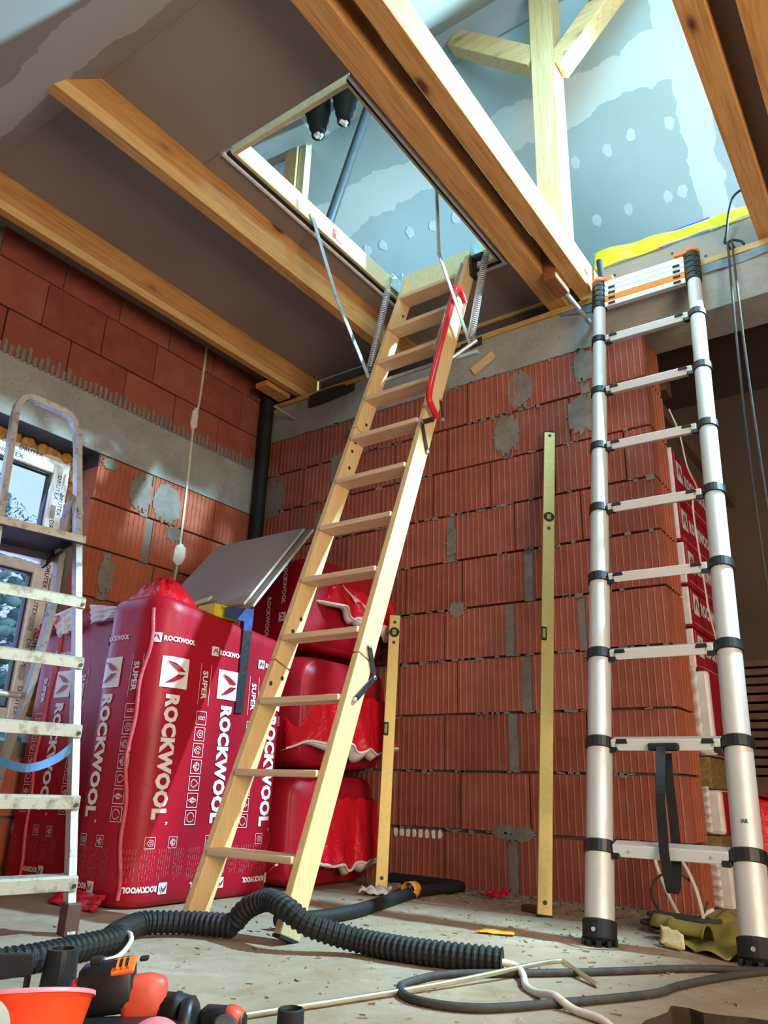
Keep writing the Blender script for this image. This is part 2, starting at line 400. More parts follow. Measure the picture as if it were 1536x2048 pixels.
# ---- back wall: mortar core, bricks one by one
ZC = [0, .24, .49, .745, 1.0, 1.25, 1.5, 1.75, 2.0, 2.25, 2.494]
REF = [[-1.941, (-1.598, .05)], [-2.203, -1.858, -1.514], [-1.943, (-1.585, .05)], [-1.872, (-1.51, .055)], [-1.945, (-1.588, .05), (-1.234, .04)],
       [-2.183, -1.842, (-1.484, .05)], [(-1.908, .05), -1.549, -1.208], [-2.019, -1.677, -1.329], [-1.931, (-1.582, .035)], [-1.803, (-1.495, .03), (-1.15, .05)]]
mb = MB(); mb.box(XL, D+.035, 0, XE-.035, D+.25, 2.494)
wall_back = solo(mb, 'wall_back', M['mortar'], 'wall of red ribbed hollow bricks with grey mortar joints at the back of the room', kind='structure')
for k in range(10):
    z0, z1 = ZC[k], ZC[k+1]; J = [(j, .007) if not isinstance(j, tuple) else j for j in REF[k]]
    while J[0][0] > XL+.36: J.insert(0, (J[0][0]-.343, .05 if rnd.random() < .25 else .007))
    while J[-1][0] < XE-.36: J.append((J[-1][0]+.343, .007))
    if J[-1][0] > XE-.06: J.pop()
    xs = [(XL, 0)]+J+[(XE, 0)]
    for (a, wa), (b, wb) in zip(xs[:-1], xs[1:]):
        x0, x1 = a+wa/2, b-wb/2
        if wb > .02: mb = MB(); mb.box(x1-.002, D+.006, z0, x1+wb+.002, D+.06, z1-.004); part(mb, 'mortar_joint', M['mortar'], wall_back)
        if x1-x0 < .03: continue
        lo = z0+(.006 if k else .0); hh = z1-z0-(.012 if k else .008)
        brick(wall_back, (x0, D+rnd.uniform(-.002, .003), lo), x1-x0, hh, M['brick'])
# end face bricks (ribbed) of the free wall end
for k in range(10):
    z0, z1 = ZC[k], ZC[k+1]
    brick(wall_back, (XE+.001, D+.003, z0+.005), .245+rnd.uniform(-.004, .012), z1-z0-.010, M['brick_orange'], PI/2, 'wide')
def blob(cx, cz, rx, rz, frame, seed, n=18, jag=.3):
    r_ = random.Random(seed); pts = []
    for i in range(n):
        a = 2*PI*i/n; q = 1-jag*r_.random(); e = .72
        pts.append(frame(cx+rx*q*math.copysign(abs(math.cos(a))**e, math.cos(a)), cz+rz*q*math.copysign(abs(math.sin(a))**e, math.sin(a))))
    return pts
def smear(cx, cz, rx, rz, frame, seed, dep):
    r_ = random.Random(seed); mb = MB(); n = max(3, int(rx*2/.013)); outs = []; top = []; bot = []
    for i in range(n+1):
        q = -1+2*i/n; h = rz*(max(0, 1-abs(q)**2.6)**.5); jt, jb = h*(1-.35*r_.random()), h*(1-.35*r_.random())
        for e in (0, .85):
            x = cx+rx*(q+e*2/n); top.append(frame(x, cz+max(.004, jt))); bot.append(frame(x, cz-max(.004, jb)))
    mb.poly(top+bot[::-1], dep); return mb
fb = flatframe((0, D-.004, 0), (1, 0, 0), (0, 0, 1))
for i, (cx, cz, rx, rz) in enumerate([(-1.50, 2.37, .075, .125), (-1.585, 2.13, .075, .12), (-1.17, 2.14, .085, .12), (-1.15, 2.40, .06, .10), (-2.70, 2.19, .055, .12), (-3.22, 2.10, .11, .14),
                                      (-2.28, 1.70, .05, .09), (-1.91, 1.60, .035, .08), (-1.88, 1.25, .045, .045), (-2.80, 1.86, .05, .09), (-2.55, 2.40, .10, .07), (-1.60, .24, .10, .035), (-1.0, .20, .06, .03)]):
    part(smear(cx, cz, rx, rz, fb, i, (0, .012, 0)), 'mortar_smear', M['mortar'], wall_back)
for i in range(8):
    mb = MB(); mb.poly(blob(-2.21+.035*i, .215, .012, .022, fb, 50+i, 8), (0, .008, 0)); part(mb, 'lime_spot', M['plaster'], wall_back)
mb = MB()
for k in range(1, 11):
    for q in range(95):
        x = rnd.uniform(XL+.1, XE-.01); l = rnd.uniform(.006, .022); h = rnd.uniform(.004, .011); hang = rnd.uniform(0, .014) if rnd.random() < .4 else 0
        if rnd.random() < .35+.3*math.sin(x*7+k*2.1): mb.obox((x, D-.001, ZC[k]-hang/2), (l, 0, rnd.uniform(-.002, .002)), (0, .005, 0), (0, 0, h*.5+hang/2))
part(mb, 'mortar_squeeze', M['mortar'], wall_back, kind='stuff')
# ring beam over wall and opening
mb = MB(); mb.box(XL, D-.004, 2.494, 2.4, D+.25, 2.735)
solo(mb, 'trim_1', M['ring'], 'grey cast concrete ring beam above the brick wall and opening', kind='structure', bevel=.004)
mb = MB(); mb.box(XL+.1, D-.012, 2.735, 2.4, D+.12, 2.765)
solo(mb, 'trim_2', wood('plate_timber', (196, 158, 92), (150, 110, 56), 0), 'raw timber wall plate lying on the concrete ring beam', kind='structure')
mb = MB()
mb.grid(lambda a, b: V((-1.25+a*1.1, D-.010-.004*math.sin(a*30), 2.735-b*(.045 if a > .15 else .02+.17*a)-.006*math.sin(a*11))), 40, 2)
mb.grid(lambda a, b: V((-.15+a*.8, D-.010, 2.745-b*(.045+.01*math.sin(a*9)))), 20, 2)
solo(mb, 'membrane_strip', M['membrane'], 'grey membrane strip folded over the ring beam behind the aluminium ladder', 'membrane', solid=.003)
mb = MB(); mb.grid(lambda a, b: V((-2.95+a*1.25, D-.012-.012*math.sin(a*14), 2.745-b*(.05+.05*math.sin(a*5+1)**2*(1-a)))), 40, 3)
solo(mb, 'black_foil_strip', M['darkmembrane'], 'crumpled black foil hanging over the ring beam beside the corner pipe', 'foil', solid=.003)

# ---- left wall with window opening
WY0, WY1, WZ0, WZ1 = 0.98, 2.08, .55, 2.0
ZL = [0, .24, .49, .745, 1.0, 1.25, 1.5, 1.75, 2.0]
mb = MB()
mb.box(XL-.25, WY1+.002, 0, XL-.03, D+.25, 2.0); mb.box(XL-.25, -1.2, 0, XL-.03, WY0-.002, 2.0); mb.box(XL-.25, WY0, 0, XL-.03, WY1, WZ0)
mb.poly([(XL-.013, -.3, 2.30), (XL-.013, D+1.5, 2.30), (XL-.013, D+1.5, 3.0), (XL-.013, 2.95, 4.85), (XL-.013, -.3, 1.6)], (-.237, 0, 0))
wall_left = solo(mb, 'wall_left', M['mortar'], 'left wall of ribbed red bricks with a window and concrete lintel band', kind='structure')
mb = MB(); mb.box(XL-.25, -1.2, 2.0, XL+.002, D, 2.30); part(mb, 'lintel', M['ring'], wall_left)
LREF = {7: [2.883, (2.40, .05)], 6: [(2.442, .05), (2.66, .04)], 5: [2.508, (2.217, .05)], 4: [2.72], 3: [2.5], 2: [2.7], 1: [2.5], 0: [2.7]}
for k in range(8):
    z0, z1 = ZL[k], ZL[k+1]; J = sorted([(j, .007) if not isinstance(j, tuple) else j for j in LREF[k]])
    while J[-1][0] < D-.36: J.append((J[-1][0]+.343, .007))
    if k >= 3:
        ys = [(WY1, 0)]+[j for j in J if j[0] > WY1+.05]+[(D, 0)]
    else:
        while J[0][0] > 0: J.insert(0, (J[0][0]-.343, .007))
        ys = J+[(D, 0)]
    for (a, wa), (b, wb) in zip(ys[:-1], ys[1:]):
        y0, y1 = a+wa/2, b-wb/2
        if wb > .02: mb = MB(); mb.box(XL-.06, y1-.002, z0, XL-.006, y1+wb+.002, z1-.004); part(mb, 'mortar_joint', M['mortar'], wall_left)
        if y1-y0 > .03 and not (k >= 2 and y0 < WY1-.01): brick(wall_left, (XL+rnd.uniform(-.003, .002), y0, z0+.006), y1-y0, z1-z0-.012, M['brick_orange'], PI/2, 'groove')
ZU = [2.30, 2.53, 2.78, 3.02, 3.26]
UREF = [1.81, 2.323, 2.053, 2.24]
for k in range(4):
    a = UREF[k]-.343*6
    while a < 3.7:
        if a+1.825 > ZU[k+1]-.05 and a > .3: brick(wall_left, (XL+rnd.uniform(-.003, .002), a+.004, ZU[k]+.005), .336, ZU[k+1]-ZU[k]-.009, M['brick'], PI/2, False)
        a += .343
fl = flatframe((XL+.004, 0, 0), (0, 1, 0), (0, 0, 1))
for i, (cy, cz, ry, rz) in enumerate([(2.35, 1.87, .075, .115), (2.53, 1.86, .10, .125), (2.14, 1.96, .05, .035), (2.217, 1.38, .05, .1), (2.60, 1.71, .05, .05)]):
    part(smear(cy, cz, ry, rz, fl, 100+i, (-.012, 0, 0)), 'mortar_smear', M['mortar'], wall_left)
for i in range(56):
    y = 1.45+.031*i; hh = .045+.05*abs(math.sin(i*1.7))*rnd.random()
    mb = MB(); mb.box(XL-.004, y, 2.292, XL+.0055, y+.018, 2.30+hh); part(mb, 'mortar_tooth', M['mortar'], wall_left)
# window reveal lined with dark membrane
rv = M['darkmembrane']
mb = MB(); mb.box(XL-.25, WY0, WZ1-.004, XL+.001, WY1, WZ1+.004); mb.box(XL-.25, WY1-.006, 1.93, XL+.001, WY1+.004, WZ1)
part(mb, 'reveal_membrane', rv, wall_left)
# ---- window
win = thing('window_1', 'white plastic window still wearing printed protective film in the left wall', None, (XL-.19, (WY0+WY1)/2, WZ0), kind='structure')
def frame_rect(mb, x0, x1, y0, y1, z0, z1, w_):
    mb.box(x0, y0, z0, x1, y0+w_, z1); mb.box(x0, y1-w_, z0, x1, y1, z1); mb.box(x0, y0+w_, z0, x1, y1-w_, z0+w_); mb.box(x0, y0+w_, z1-w_, x1, y1-w_, z1)
FY0, FY1, FZ0, FZ1 = 1.04, 2.03, .60, 1.965
mb = MB(); frame_rect(mb, XL-.235, XL-.165, FY0, FY1, FZ0, FZ1, .065); part(mb, 'window_frame', M['white'], win, bevel=.004)
mb = MB(); frame_rect(mb, XL-.215, XL-.145, FY0+.05, FY1-.05, 1.41, FZ1-.05, .05); part(mb, 'sash', M['white'], win, bevel=.006)
mb = MB(); frame_rect(mb, XL-.215, XL-.145, FY0+.05, FY1-.05, FZ0+.05, 1.39, .05); part(mb, 'sash', M['white'], win, bevel=.006)
for (a, b) in ((1.46, FZ1-.10), (FZ0+.10, 1.34)):
    mb = MB(); frame_rect(mb, XL-.20, XL-.165, FY0+.095, FY1-.095, a-.005, b+.005, .014); part(mb, 'gasket', M['ink'], win)
    mb = MB(); mb.box(XL-.19, FY0+.10, a, XL-.185, FY1-.10, b); part(mb, 'pane', M['glass'], win)
pf = flatframe((XL-.143, 0, 0), (0, 1, 0), (0, 0, 1))
mb = MB()
for cz in (1.86, 1.62, 1.26, 1.02, .80): lettering(mb, 'DRUTEX', pf, FY1-.075, cz, .13, .022, -1, .0)
lettering(mb, 'DRUTEX', pf, 1.62, FZ1-.085, .14, .022, 0, 0); lettering(mb, 'DRUTEX', pf, 1.30, FZ1-.085, .14, .022, 0, 0)
for cz in (1.45, 1.70, 1.13, .9):
    for q in range(6): mb.add([pf(FY1-.082+q*.005, cz), pf(FY1-.080+q*.005, cz), pf(FY1-.080+q*.005, cz-.07), pf(FY1-.082+q*.005, cz-.07)], [(0, 1, 2, 3)])
pf2 = flatframe((XL-.163, 0, 0), (0, 1, 0), (0, 0, 1))
for cz in (1.78, 1.40, 1.08): lettering(mb, 'DRUTEX', pf2, FY1-.036, cz, .12, .022, -1, .02)
lettering(mb, 'DRUTEX', pf2, 1.74, FZ1-.034, .13, .022, 0, .02)
part(mb, 'film_print', M['ink'], win)
mb = MB(); mb.box(XL-.163, FY1-.03, 1.77, XL-.15, FY1-.012, 1.89); part(mb, 'hinge_cover', M['white'], win, bevel=.004)
mb = MB()
for i in range(90):
    tt = i/90
    if tt < .45: c = (XL-.17+rnd.uniform(-.02, .02), 1.10+tt/.45*.95, 1.975+rnd.uniform(-.008, .012))
    else: c = (XL-.17+rnd.uniform(-.02, .02), 2.052+rnd.uniform(-.010, .014), 1.97-(tt-.45)/.55*1.3)
    r_ = rnd.uniform(.018, .032); mb.lathe([(r_*math.sin(PI*q/5), -r_*math.cos(PI*q/5)) for q in range(6)], c, (rnd.random(), rnd.random(), 1), 8)
part(mb, 'foam_bead', M['foam'], win, smooth=True)

# ---- ceiling boards on top of the joists
ZCB = 2.945
ceil = thing('ceiling', 'underside of grey plasterboard sheets lying on the joists', None, (-2.3, 2.2, ZCB), kind='structure')
for (x0, x1, y0, y1) in [(XL, -2.262, 1.122, 2.308), (XL, -2.262, 2.312, 3.36), (-2.258, -1.150, 1.122, 1.632), (-2.258, -2.116, 1.636, 2.308), (-2.258, -2.116, 2.312, 2.957),
                         (-2.258, -1.150, 2.961, 3.36), (-1.414, -1.150, 1.636, 2.957), (XL, -1.150, 3.372, 3.60)]:
    mb = MB(); mb.box(x0, y0, ZCB+rnd.uniform(0, .001), x1, y1, ZCB+.0125); part(mb, 'ceiling_board', M['board'], ceil)
mb = MB(); mb.box(-2.25, 3.350, 2.925, -1.30, 3.365, 2.944); solo(mb, 'trim_3', M['pine_x'], 'thin pale batten under the ceiling boards above the ring beam', kind='structure')
# roof slopes
RY, RZ = 2.95, 4.775
def slab(name, label, mat, y0, z0, y1, z1, x0, x1, th):
    mb = MB(); d = V((0, -(z1-z0), (y1-y0))).normalized()
    if d.z < 0: d = -d
    mb.poly([(x0, y0, z0), (x1, y0, z0), (x1, y1, z1), (x0, y1, z1)], d*th); return solo(mb, name, mat, label, kind='structure')
slab('ceiling_slope', 'near roof slope of taped plasterboard coming down towards the camera', M['board_slope'], -1.25, .575, RY, RZ, XL-.02, 2.4, .03)
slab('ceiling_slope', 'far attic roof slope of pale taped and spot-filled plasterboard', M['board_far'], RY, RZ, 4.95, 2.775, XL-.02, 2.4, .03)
s2 = [o_ for o_ in COL.objects if o_.name.startswith('ceiling_slope')][-1]
for i, (x, y) in enumerate([(-.915, 3.633), (-.70, 3.649), (-1.067, 3.648), (-1.267, 3.642), (-.726, 3.922), (-.81, 3.92), (-1.044, 3.908), (-1.243, 3.904), (-2.121, 3.649), (-2.481, 3.625), (-2.849, 3.618), (-2.716, 3.627), (-2.30, 3.64), (-1.9, 3.65)]):
    ff = lambda a, b: V((x+a, y-.7071*b, 7.722-y+.7071*b)); r_ = random.Random(i); n = 12
    mb = MB(); mb.poly([ff(.034*math.cos(2*PI*q/n)*(1-.35*r_.random()), .046*math.sin(2*PI*q/n)*(1-.35*r_.random())) for q in range(n)], (0, .001, .001)); part(mb, 'filler_spot', M['filler'], s2)
mb = MB(); mb.poly([(2.4, -1.2, 0), (2.4, 4.95, 0), (2.4, 4.95, 2.775), (2.4, RY, RZ), (2.4, -1.2, .62)], (.1, 0, 0)); solo(mb, 'wall_right', M['board'], 'plasterboard wall on the right side of the room', kind='structure')
mb = MB(); mb.box(XL-.25, -1.3, 0, 2.5, -1.2, .64); solo(mb, 'wall_front', M['board'], 'low knee wall behind the viewpoint', kind='structure')
rw = thing('attic_fill_frame', 'unseen window frame added on the near attic slope around the fill light', None, (-.6, 1.95, 3.77), kind='structure')  # unseen frame, added to go with the attic fill light
sf = lambda a, b, c: V((a, 1.95+(b-c)*.7071, 3.775+(b+c)*.7071))
for nm, q in (('window_frame', [(-1.02, -.44, -.92, .44), (-.28, -.44, -.18, .44), (-.92, -.44, -.28, -.36), (-.92, .36, -.28, .44)]),):
    for a0, b0, a1, b1 in q:
        mb = MB(); P = [sf(a0, b0, -.02), sf(a1, b0, -.02), sf(a1, b1, -.02), sf(a0, b1, -.02)]; mb.poly(P, sf(0, 0, .015)-sf(0, 0, 0)); part(mb, nm, M['white'], rw)
# attic floor edge over the neighbouring room
mb = MB(); mb.box(-1.06, D+.10, 2.72, 2.4, D+.115, 2.995)
k_ = solo(mb, 'wall_knee', M['board'], 'plasterboard upstand with screw holes above the ring beam', kind='structure')
for x, z in [(-.99, 2.93), (-.86, 2.90), (-.70, 2.94), (-.55, 2.86)]:
    mb = MB(); mb.lathe([(.007, 0), (.007, .002)], (x, D+.098, z), (0, 1, 0), 10); part(mb, 'screw_hole', M['ink'], k_)
mb = MB(); mb.box(-1.06, D+.115, 2.96, 2.4, 5.0, 2.99); mb.box(XL, 3.6, 2.945, -1.06, 5.0, 2.96)
solo(mb, 'floor_attic', M['board'], 'attic floor deck behind the plasterboard upstand', kind='structure')
# neighbouring room
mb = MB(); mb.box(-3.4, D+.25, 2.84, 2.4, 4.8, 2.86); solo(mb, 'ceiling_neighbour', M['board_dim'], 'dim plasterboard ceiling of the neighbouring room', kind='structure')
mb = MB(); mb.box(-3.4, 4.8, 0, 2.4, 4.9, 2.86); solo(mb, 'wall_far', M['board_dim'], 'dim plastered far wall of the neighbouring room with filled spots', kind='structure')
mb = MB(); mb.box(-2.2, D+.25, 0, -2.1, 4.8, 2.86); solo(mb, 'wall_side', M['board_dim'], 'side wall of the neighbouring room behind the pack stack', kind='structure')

# ================================================================== TIMBER
def joist(x0, x1, label, y1=3.40, z0=2.79, z1=2.945, group='ceiling joists', mat='pine_y', wane=.004):
    mb = MB(); sec = [(x0, z0), (x1-wane, z0), (x1, z0+wane*.9), (x1, z1), (x0, z1)]
    n = len(sec); mb.add([(x, z-1.825, z) for x, z in sec]+[(x, y1, z) for x, z in sec], [tuple(range(n)), tuple(reversed(range(n, 2*n)))])
    for i in range(n):
        j = (i+1) % n; (xa, za), (xb, zb) = sec[i], sec[j]
        mb.add([(xa, za-1.825, za), (xa, y1, za), (xb, y1, zb), (xb, zb-1.825, zb)], [(0, 1, 2, 3)], 1 if i == 1 and wane > .01 else 0)
    return solo(mb, 'joist', [M[mat], M['pine_pale']], label, 'joist', group)
joist(-3.085, -3.017, 'knotty pine ceiling joist running just inside the left wall', wane=.026)
joist(-2.305, -2.222, 'pine ceiling joist between the hatch and the left wall joist', wane=.030)
joist(-1.320, -1.220, 'broad pine joist along the right edge of the hatch')
joist(-1.150, -1.070, 'pine joist carrying the attic post, brightly lit on its right side')
joist(-0.310, -0.225, 'brown pine joist crossing the top right corner of the picture')
joist(-0.145, -0.050, 'rough orange pine joist at the very top right edge')
mb = MB(); mb.box(-.225, .96, 2.90, -.145, 3.4, 2.944); solo(mb, 'ceiling_strip', M['board'], 'narrow grey plasterboard strip between the two joists at top right', kind='structure')
mb = MB(); mb.box(-1.219, 2.93, 2.74, -1.151, 3.10, 2.93); solo(mb, 'wood_block', wood('block_end', (150, 92, 56), (110, 62, 36), 1, .7), 'short dark timber block wedged between the two hatch side joists', 'timber', bevel=.006)
mb = MB(); mb.box(-3.20, 2.98, 2.765, -3.10, 3.2, 2.80); solo(mb, 'packing_timber', M['pine_y'], 'flat timber packing piece under the joist end by the corner pipe', 'timber', bevel=.004)
po = thing('attic_post', 'square pale pine post standing in the attic with two diagonal braces', 'post', (-1.133, 2.92, 2.947))
mb = MB(); mb.box(-1.197, 2.857, 2.947, -1.069, 2.985, 4.64); part(mb, 'post', M['pine_z'], po, bevel=.005)
mb = MB(); mb.bar((-1.185, 2.921, 4.135), (-1.69, 2.921, 4.64), .11, .11, (1, 0, 1)); part(mb, 'brace', M['pine_x'], po, bevel=.005)
mb = MB(); mb.bar((-1.08, 2.921, 4.02), (-.55, 2.921, 4.55), .11, .11, (-1, 0, 1)); br = part(mb, 'brace', M['pine_x'], po, bevel=.005)
mb = MB(); mb.lathe([(.011, 0), (.011, .006), (.005, .008)], (-1.005, 2.865, 4.03), (0, -1, 0), 12); part(mb, 'bolt', M['steel'], br)
mb = MB(); mb.box(XL, 2.76, 4.64, 2.4, 3.02, 4.72)
solo(mb, 'ridge_beam', board('ridge_board', (150, 154, 156), (168, 172, 172), [('x', .9, .35, .12)]), 'ridge beam boxed in grey plasterboard at the top of the attic', 'beam')
st = thing('stud', 'rough pine stud standing beside the hatch in the attic', 'post', (-3.0, 3.0, 2.96))
mb = MB(); mb.box(-3.13, 2.98, 2.96, -3.015, 3.06, 4.72); part(mb, 'post', M['pine_z'], st, bevel=.004)
mb = MB(); mb.box(-3.013, 3.0, 2.96, -2.95, 3.06, 4.70); part(mb, 'facing', M['framewood'], st, bevel=.003)
mb = MB(); mb.box(XL+.002, 2.80, 3.3, XL+.02, 3.25, 4.40); solo(mb, 'chimney_brickwork', M['brick'], 'patch of dark red brickwork beyond the attic stud', 'brickwork')
mb = MB(); mb.tube([V((-2.599, 2.9, 3.72))+V((.288, 0, .834))*q for q in (-.9, -.4, .3, 1.02)], .031, 16)
solo(mb, 'waste_pipe', M['pvcpipe'], 'grey-blue plastic pipe leaning across the attic', 'pipe', smooth=True)
for (x, y, z), lab in (((-2.615, 2.73, 4.555), 'black stepped rubber vent boot on the left under the attic slope'), ((-2.400, 2.75, 4.575), 'black stepped rubber vent boot on the right, torn white paper in its end')):
    o = thing('vent_boot', lab, 'vent', (x, y, z), 'vent boots in the attic slope'); ax = V((.09 if x < -2.5 else 0, 0, -1))
    mb = MB(); mb.lathe([(.085, -.02), (.085, .075), (.075, .085), (.072, .15), (.060, .16), (.057, .22), (.045, .235), (.042, .285)], (x, y, z), ax, 22); part(mb, 'boot', M['rubber'], o, smooth=True)
    mb = MB(); e = V((x, y, z))+ax.normalized()*.285
    for q in range(7): mb.lathe([(.004, 0), (.016, .012), (.006, .03)], e+V((rnd.uniform(-.022, .022), rnd.uniform(-.022, .022), .01)), (rnd.uniform(-1, 1), rnd.uniform(-1, 1), -1.2), 6)
    part(mb, 'paper_plug', M['whitefilm'], o)
# yellow foil, blue box and cables at the attic edge
def foilfn(a, b):
    x = -1.09+a*1.0; top = 3.118-.082*a+.004*math.sin(a*23)+.006*math.sin(a*9); bot = 2.992+.003*math.sin(a*17)
    return V((x, D+.088+.004*math.sin(a*31+b*2)+.012*math.sin(a*6)*b+.02*b, bot+(top-bot)*b))
mb = MB(); mb.grid(foilfn, 60, 5); solo(mb, 'vapour_foil', M['foil'], 'bright yellow vapour foil strip along the attic edge', 'foil', solid=.002, smooth=True)
bb = thing('blue_case', 'blue plastic case lying on the attic deck behind the yellow foil', 'case', (-.68, 3.62, 2.99))
mb = MB(); mb.box(-.81, 3.56, 2.99, -.545, 3.85, 3.235); part(mb, 'body', M['bluebox'], bb, bevel=.01)
mb = MB(); mb.box(-.815, 3.555, 3.235, -.54, 3.855, 3.262); part(mb, 'lid', M['bluebox'], bb, bevel=.008)
mb = MB(); mb.tube(smoothpath([(-.33, 3.20, 3.06), (-.38, 3.22, 3.05), (-.415, 3.25, 2.99), (-.44, 3.28, 2.91), (-.455, 3.30, 2.875), (-.42, 3.29, 2.87), (-.385, 3.28, 2.84), (-.37, 3.24, 2.79)]), .006, 8)
solo(mb, 'power_cable', M['rubber'], 'black cable looping over the plasterboard upstand at top right', 'cable', smooth=True)
mb = MB(); mb.tube(smoothpath([(-1.035, 3.235, 2.98), (-1.03, 3.23, 2.90), (-1.02, 3.22, 2.80), (-1.03, 3.20, 2.72)]), .016, 10)
solo(mb, 'conduit_stub', M['rubber'], 'short black corrugated conduit behind the aluminium ladder top', 'conduit', smooth=True)
for lab, pts in (('left one of two thin grey ropes hanging from the ring beam', [(-.428, 3.30, 2.78), (-.428, 3.205, 2.775), (-.430, 3.175, 2.72), (-.446, 3.10, 1.98), (-.442, 3.0, 1.20), (-.43, 2.97, .4), (-.43, 2.96, .01)]),
                 ('right one of two thin grey ropes hanging from the ring beam', [(-.411, 3.30, 2.785), (-.411, 3.205, 2.78), (-.410, 3.175, 2.73), (-.412, 3.10, 2.17), (-.402, 3.0, 1.488), (-.39, 2.97, .5), (-.39, 2.96, .01)])):
    mb = MB(); mb.tube(smoothpath(pts), .0052, 7); solo(mb, 'rope', M['cablegrey'], lab, 'rope', 'ropes hanging by the opening', smooth=True)
mb = MB(); mb.tube([(-1.117, 2.976, 2.648), (-1.087, D, 2.595)], .011, 12); solo(mb, 'anchor_rod', M['steel'], 'steel anchor rod sticking out of the ring beam beside the joist ends', 'rod', smooth=True)
mb = MB(); mb.tube([(-3.066, 3.03, 2.622), (-3.069, D, 2.619)], .009, 12); solo(mb, 'anchor_rod', M['steel'], 'thin steel rod sticking out of the ring beam near the corner pipe', 'rod', smooth=True)
# corner pipe, flat cable with plaster dabs
mb = MB(); mb.tube([(-3.272, D-.052, .0), (-3.272, D-.052, 3.2)], .042, 20); solo(mb, 'corner_pipe', M['rubber'], 'black plastic pipe rising in the corner of the two brick walls', 'pipe', smooth=True)
fc = thing('flat_cable', 'flat white cable dabbed with gypsum onto the left brick wall', 'cable', (XL+.01, 2.65, 1.3))
mb = MB(); mb.sweep(smoothpath([(XL+.006, 2.669, 2.96), (XL+.006, 2.665, 2.575), (XL+.007, 2.644, 2.40), (XL+.006, 2.653, 2.018), (XL+.006, 2.656, 1.627), (XL+.006, 2.646, 1.40), (XL+.006, 2.64, 1.2)]), [(-.006, -.003), (.006, -.003), (.006, .003), (-.006, .003)], up=(1, 0, 0)); part(mb, 'cable', M['cablewhite'], fc)
for cy, cz, ry, rz in ((2.645, 2.44, .028, .075), (2.66, 1.60, .042, .078)):
    mb = MB(); mb.poly(blob(cy, cz, ry, rz, flatframe((XL+.014, 0, 0), (0, 1, 0), (0, 0, 1)), int(cz*100), 22), (-.014, 0, 0)); part(mb, 'plaster_dab', M['plaster'], fc, bevel=.003)
lf = MB(); lf.grid(lambda a, b: V((-2.62+a*.14+.02*b, 3.195-.03*math.sin(a*3), 2.37-.09*a*b-.02*(1-b)+.05*b*(1-a))), 6, 4); solo(lf, 'dry_leaf', M['grass'], 'dry yellow-green leaf stuck on the brick wall behind the loft ladder', 'leaf', solid=.003)
# work lamp on the attic deck
for p, en, rad in LAMPS:
    o = thing('work_lamp', 'round work lamp on a stand on the attic deck at the right', 'lamp', (p[0], p[1], 2.99))
    l = bpy.data.lights.new('lamp_light', 'SPOT'); l.energy = en; l.shadow_soft_size = rad; l.color = LAMPCOL; l.spot_size = math.radians(90); l.spot_blend = .3
    lo = bpy.data.objects.new('lamp_light', l); COL.objects.link(lo); lo.location = p; lo.rotation_euler = (V((-3.0, 2.05, 1.9))-V(p)).to_track_quat('-Z', 'Y').to_euler()
    mb = MB(); mb.lathe([(.09, 2.99-p[2]), (.09, 3.0-p[2]), (.012, 3.01-p[2]), (.012, -.16), (.02, -.15)], p, (0, 0, 1), 16); part(mb, 'stand', M['rubber'], o)
    hd = (V(p)-V((-3.0, 2.05, 1.9))).normalized(); mb = MB(); mb.lathe([(.09, -.02), (.09, .0), (.06, .08), (.02, .12)], V(p)+hd*.06, hd, 20, cap=False); part(mb, 'reflector', M['steel'], o)
# ================================================================== HATCH AND LOFT LADDER
hf = thing('hatch_frame', 'pale spruce frame of the loft hatch with black seal and white flange', 'frame', (-1.765, 2.3, 2.945))
HX0, HX1, HY0, HY1 = -2.11, -1.415, 1.64, 2.95
for name, bxs, mat in (('side_board', [(HX0+.025, HY0+.025, 2.952, HX0+.045, HY1-.025, 3.06)], 'framewood'), ('side_board', [(HX1-.045, HY0+.025, 2.952, HX1-.025, HY1-.025, 3.06)], 'framewood'),
                       ('end_board', [(HX0+.045, HY1-.050, 2.952, HX1-.045, HY1-.025, 3.08)], 'framewood'), ('end_board', [(HX0+.045, HY0+.025, 2.952, HX1-.045, HY0+.045, 3.06)], 'framewood'),
                       ('flange', [(HX0, HY0, 2.935, HX0+.014, HY1, 2.952), (HX1-.014, HY0, 2.935, HX1, HY1, 2.952), (HX0+.014, HY1-.014, 2.935, HX1-.014, HY1, 2.952)], 'white'),
                       ('seal', [(HX0+.014, HY0+.014, 2.945, HX0+.03, HY1-.014, 2.962), (HX1-.03, HY0+.014, 2.945, HX1-.014, HY1-.014, 2.962), (HX0+.03, HY1-.03, 2.945, HX1-.03, HY1-.014, 2.962)], 'seal')):
    mb = MB()
    for b_ in bxs: mb.box(*b_)
    part(mb, name, M[mat], hf, bevel=.002)
fr = flatframe((HX0+.0465, 2.335, 2.975), (0, 1, 0), (0, 0, 1))
mb = MB(); mb.add([fr(0, 0), fr(.075, 0), fr(.075, .052), fr(0, .052)], [(0, 1, 2, 3)], 0); mb.add([p+V((.0004, 0, 0)) for p in (fr(.027, .006), fr(.07, .006), fr(.07, .046), fr(.027, .046))], [(0, 1, 2, 3)], 1)
mb.add([p+V((.0006, 0, 0)) for p in (fr(.006, .030), fr(.020, .030), fr(.013, .043))], [(0, 1, 2)], 1)
for q in range(3): mb.add([p+V((.0008, 0, 0)) for p in (fr(.032, .012+q*.011), fr(.064-.01*q, .012+q*.011), fr(.064-.01*q, .016+q*.011), fr(.032, .016+q*.011))], [(0, 1, 2, 3)], 2)
part(mb, 'warning_sticker', [M['red_ink'], M['lettering'], M['ink']], hf)

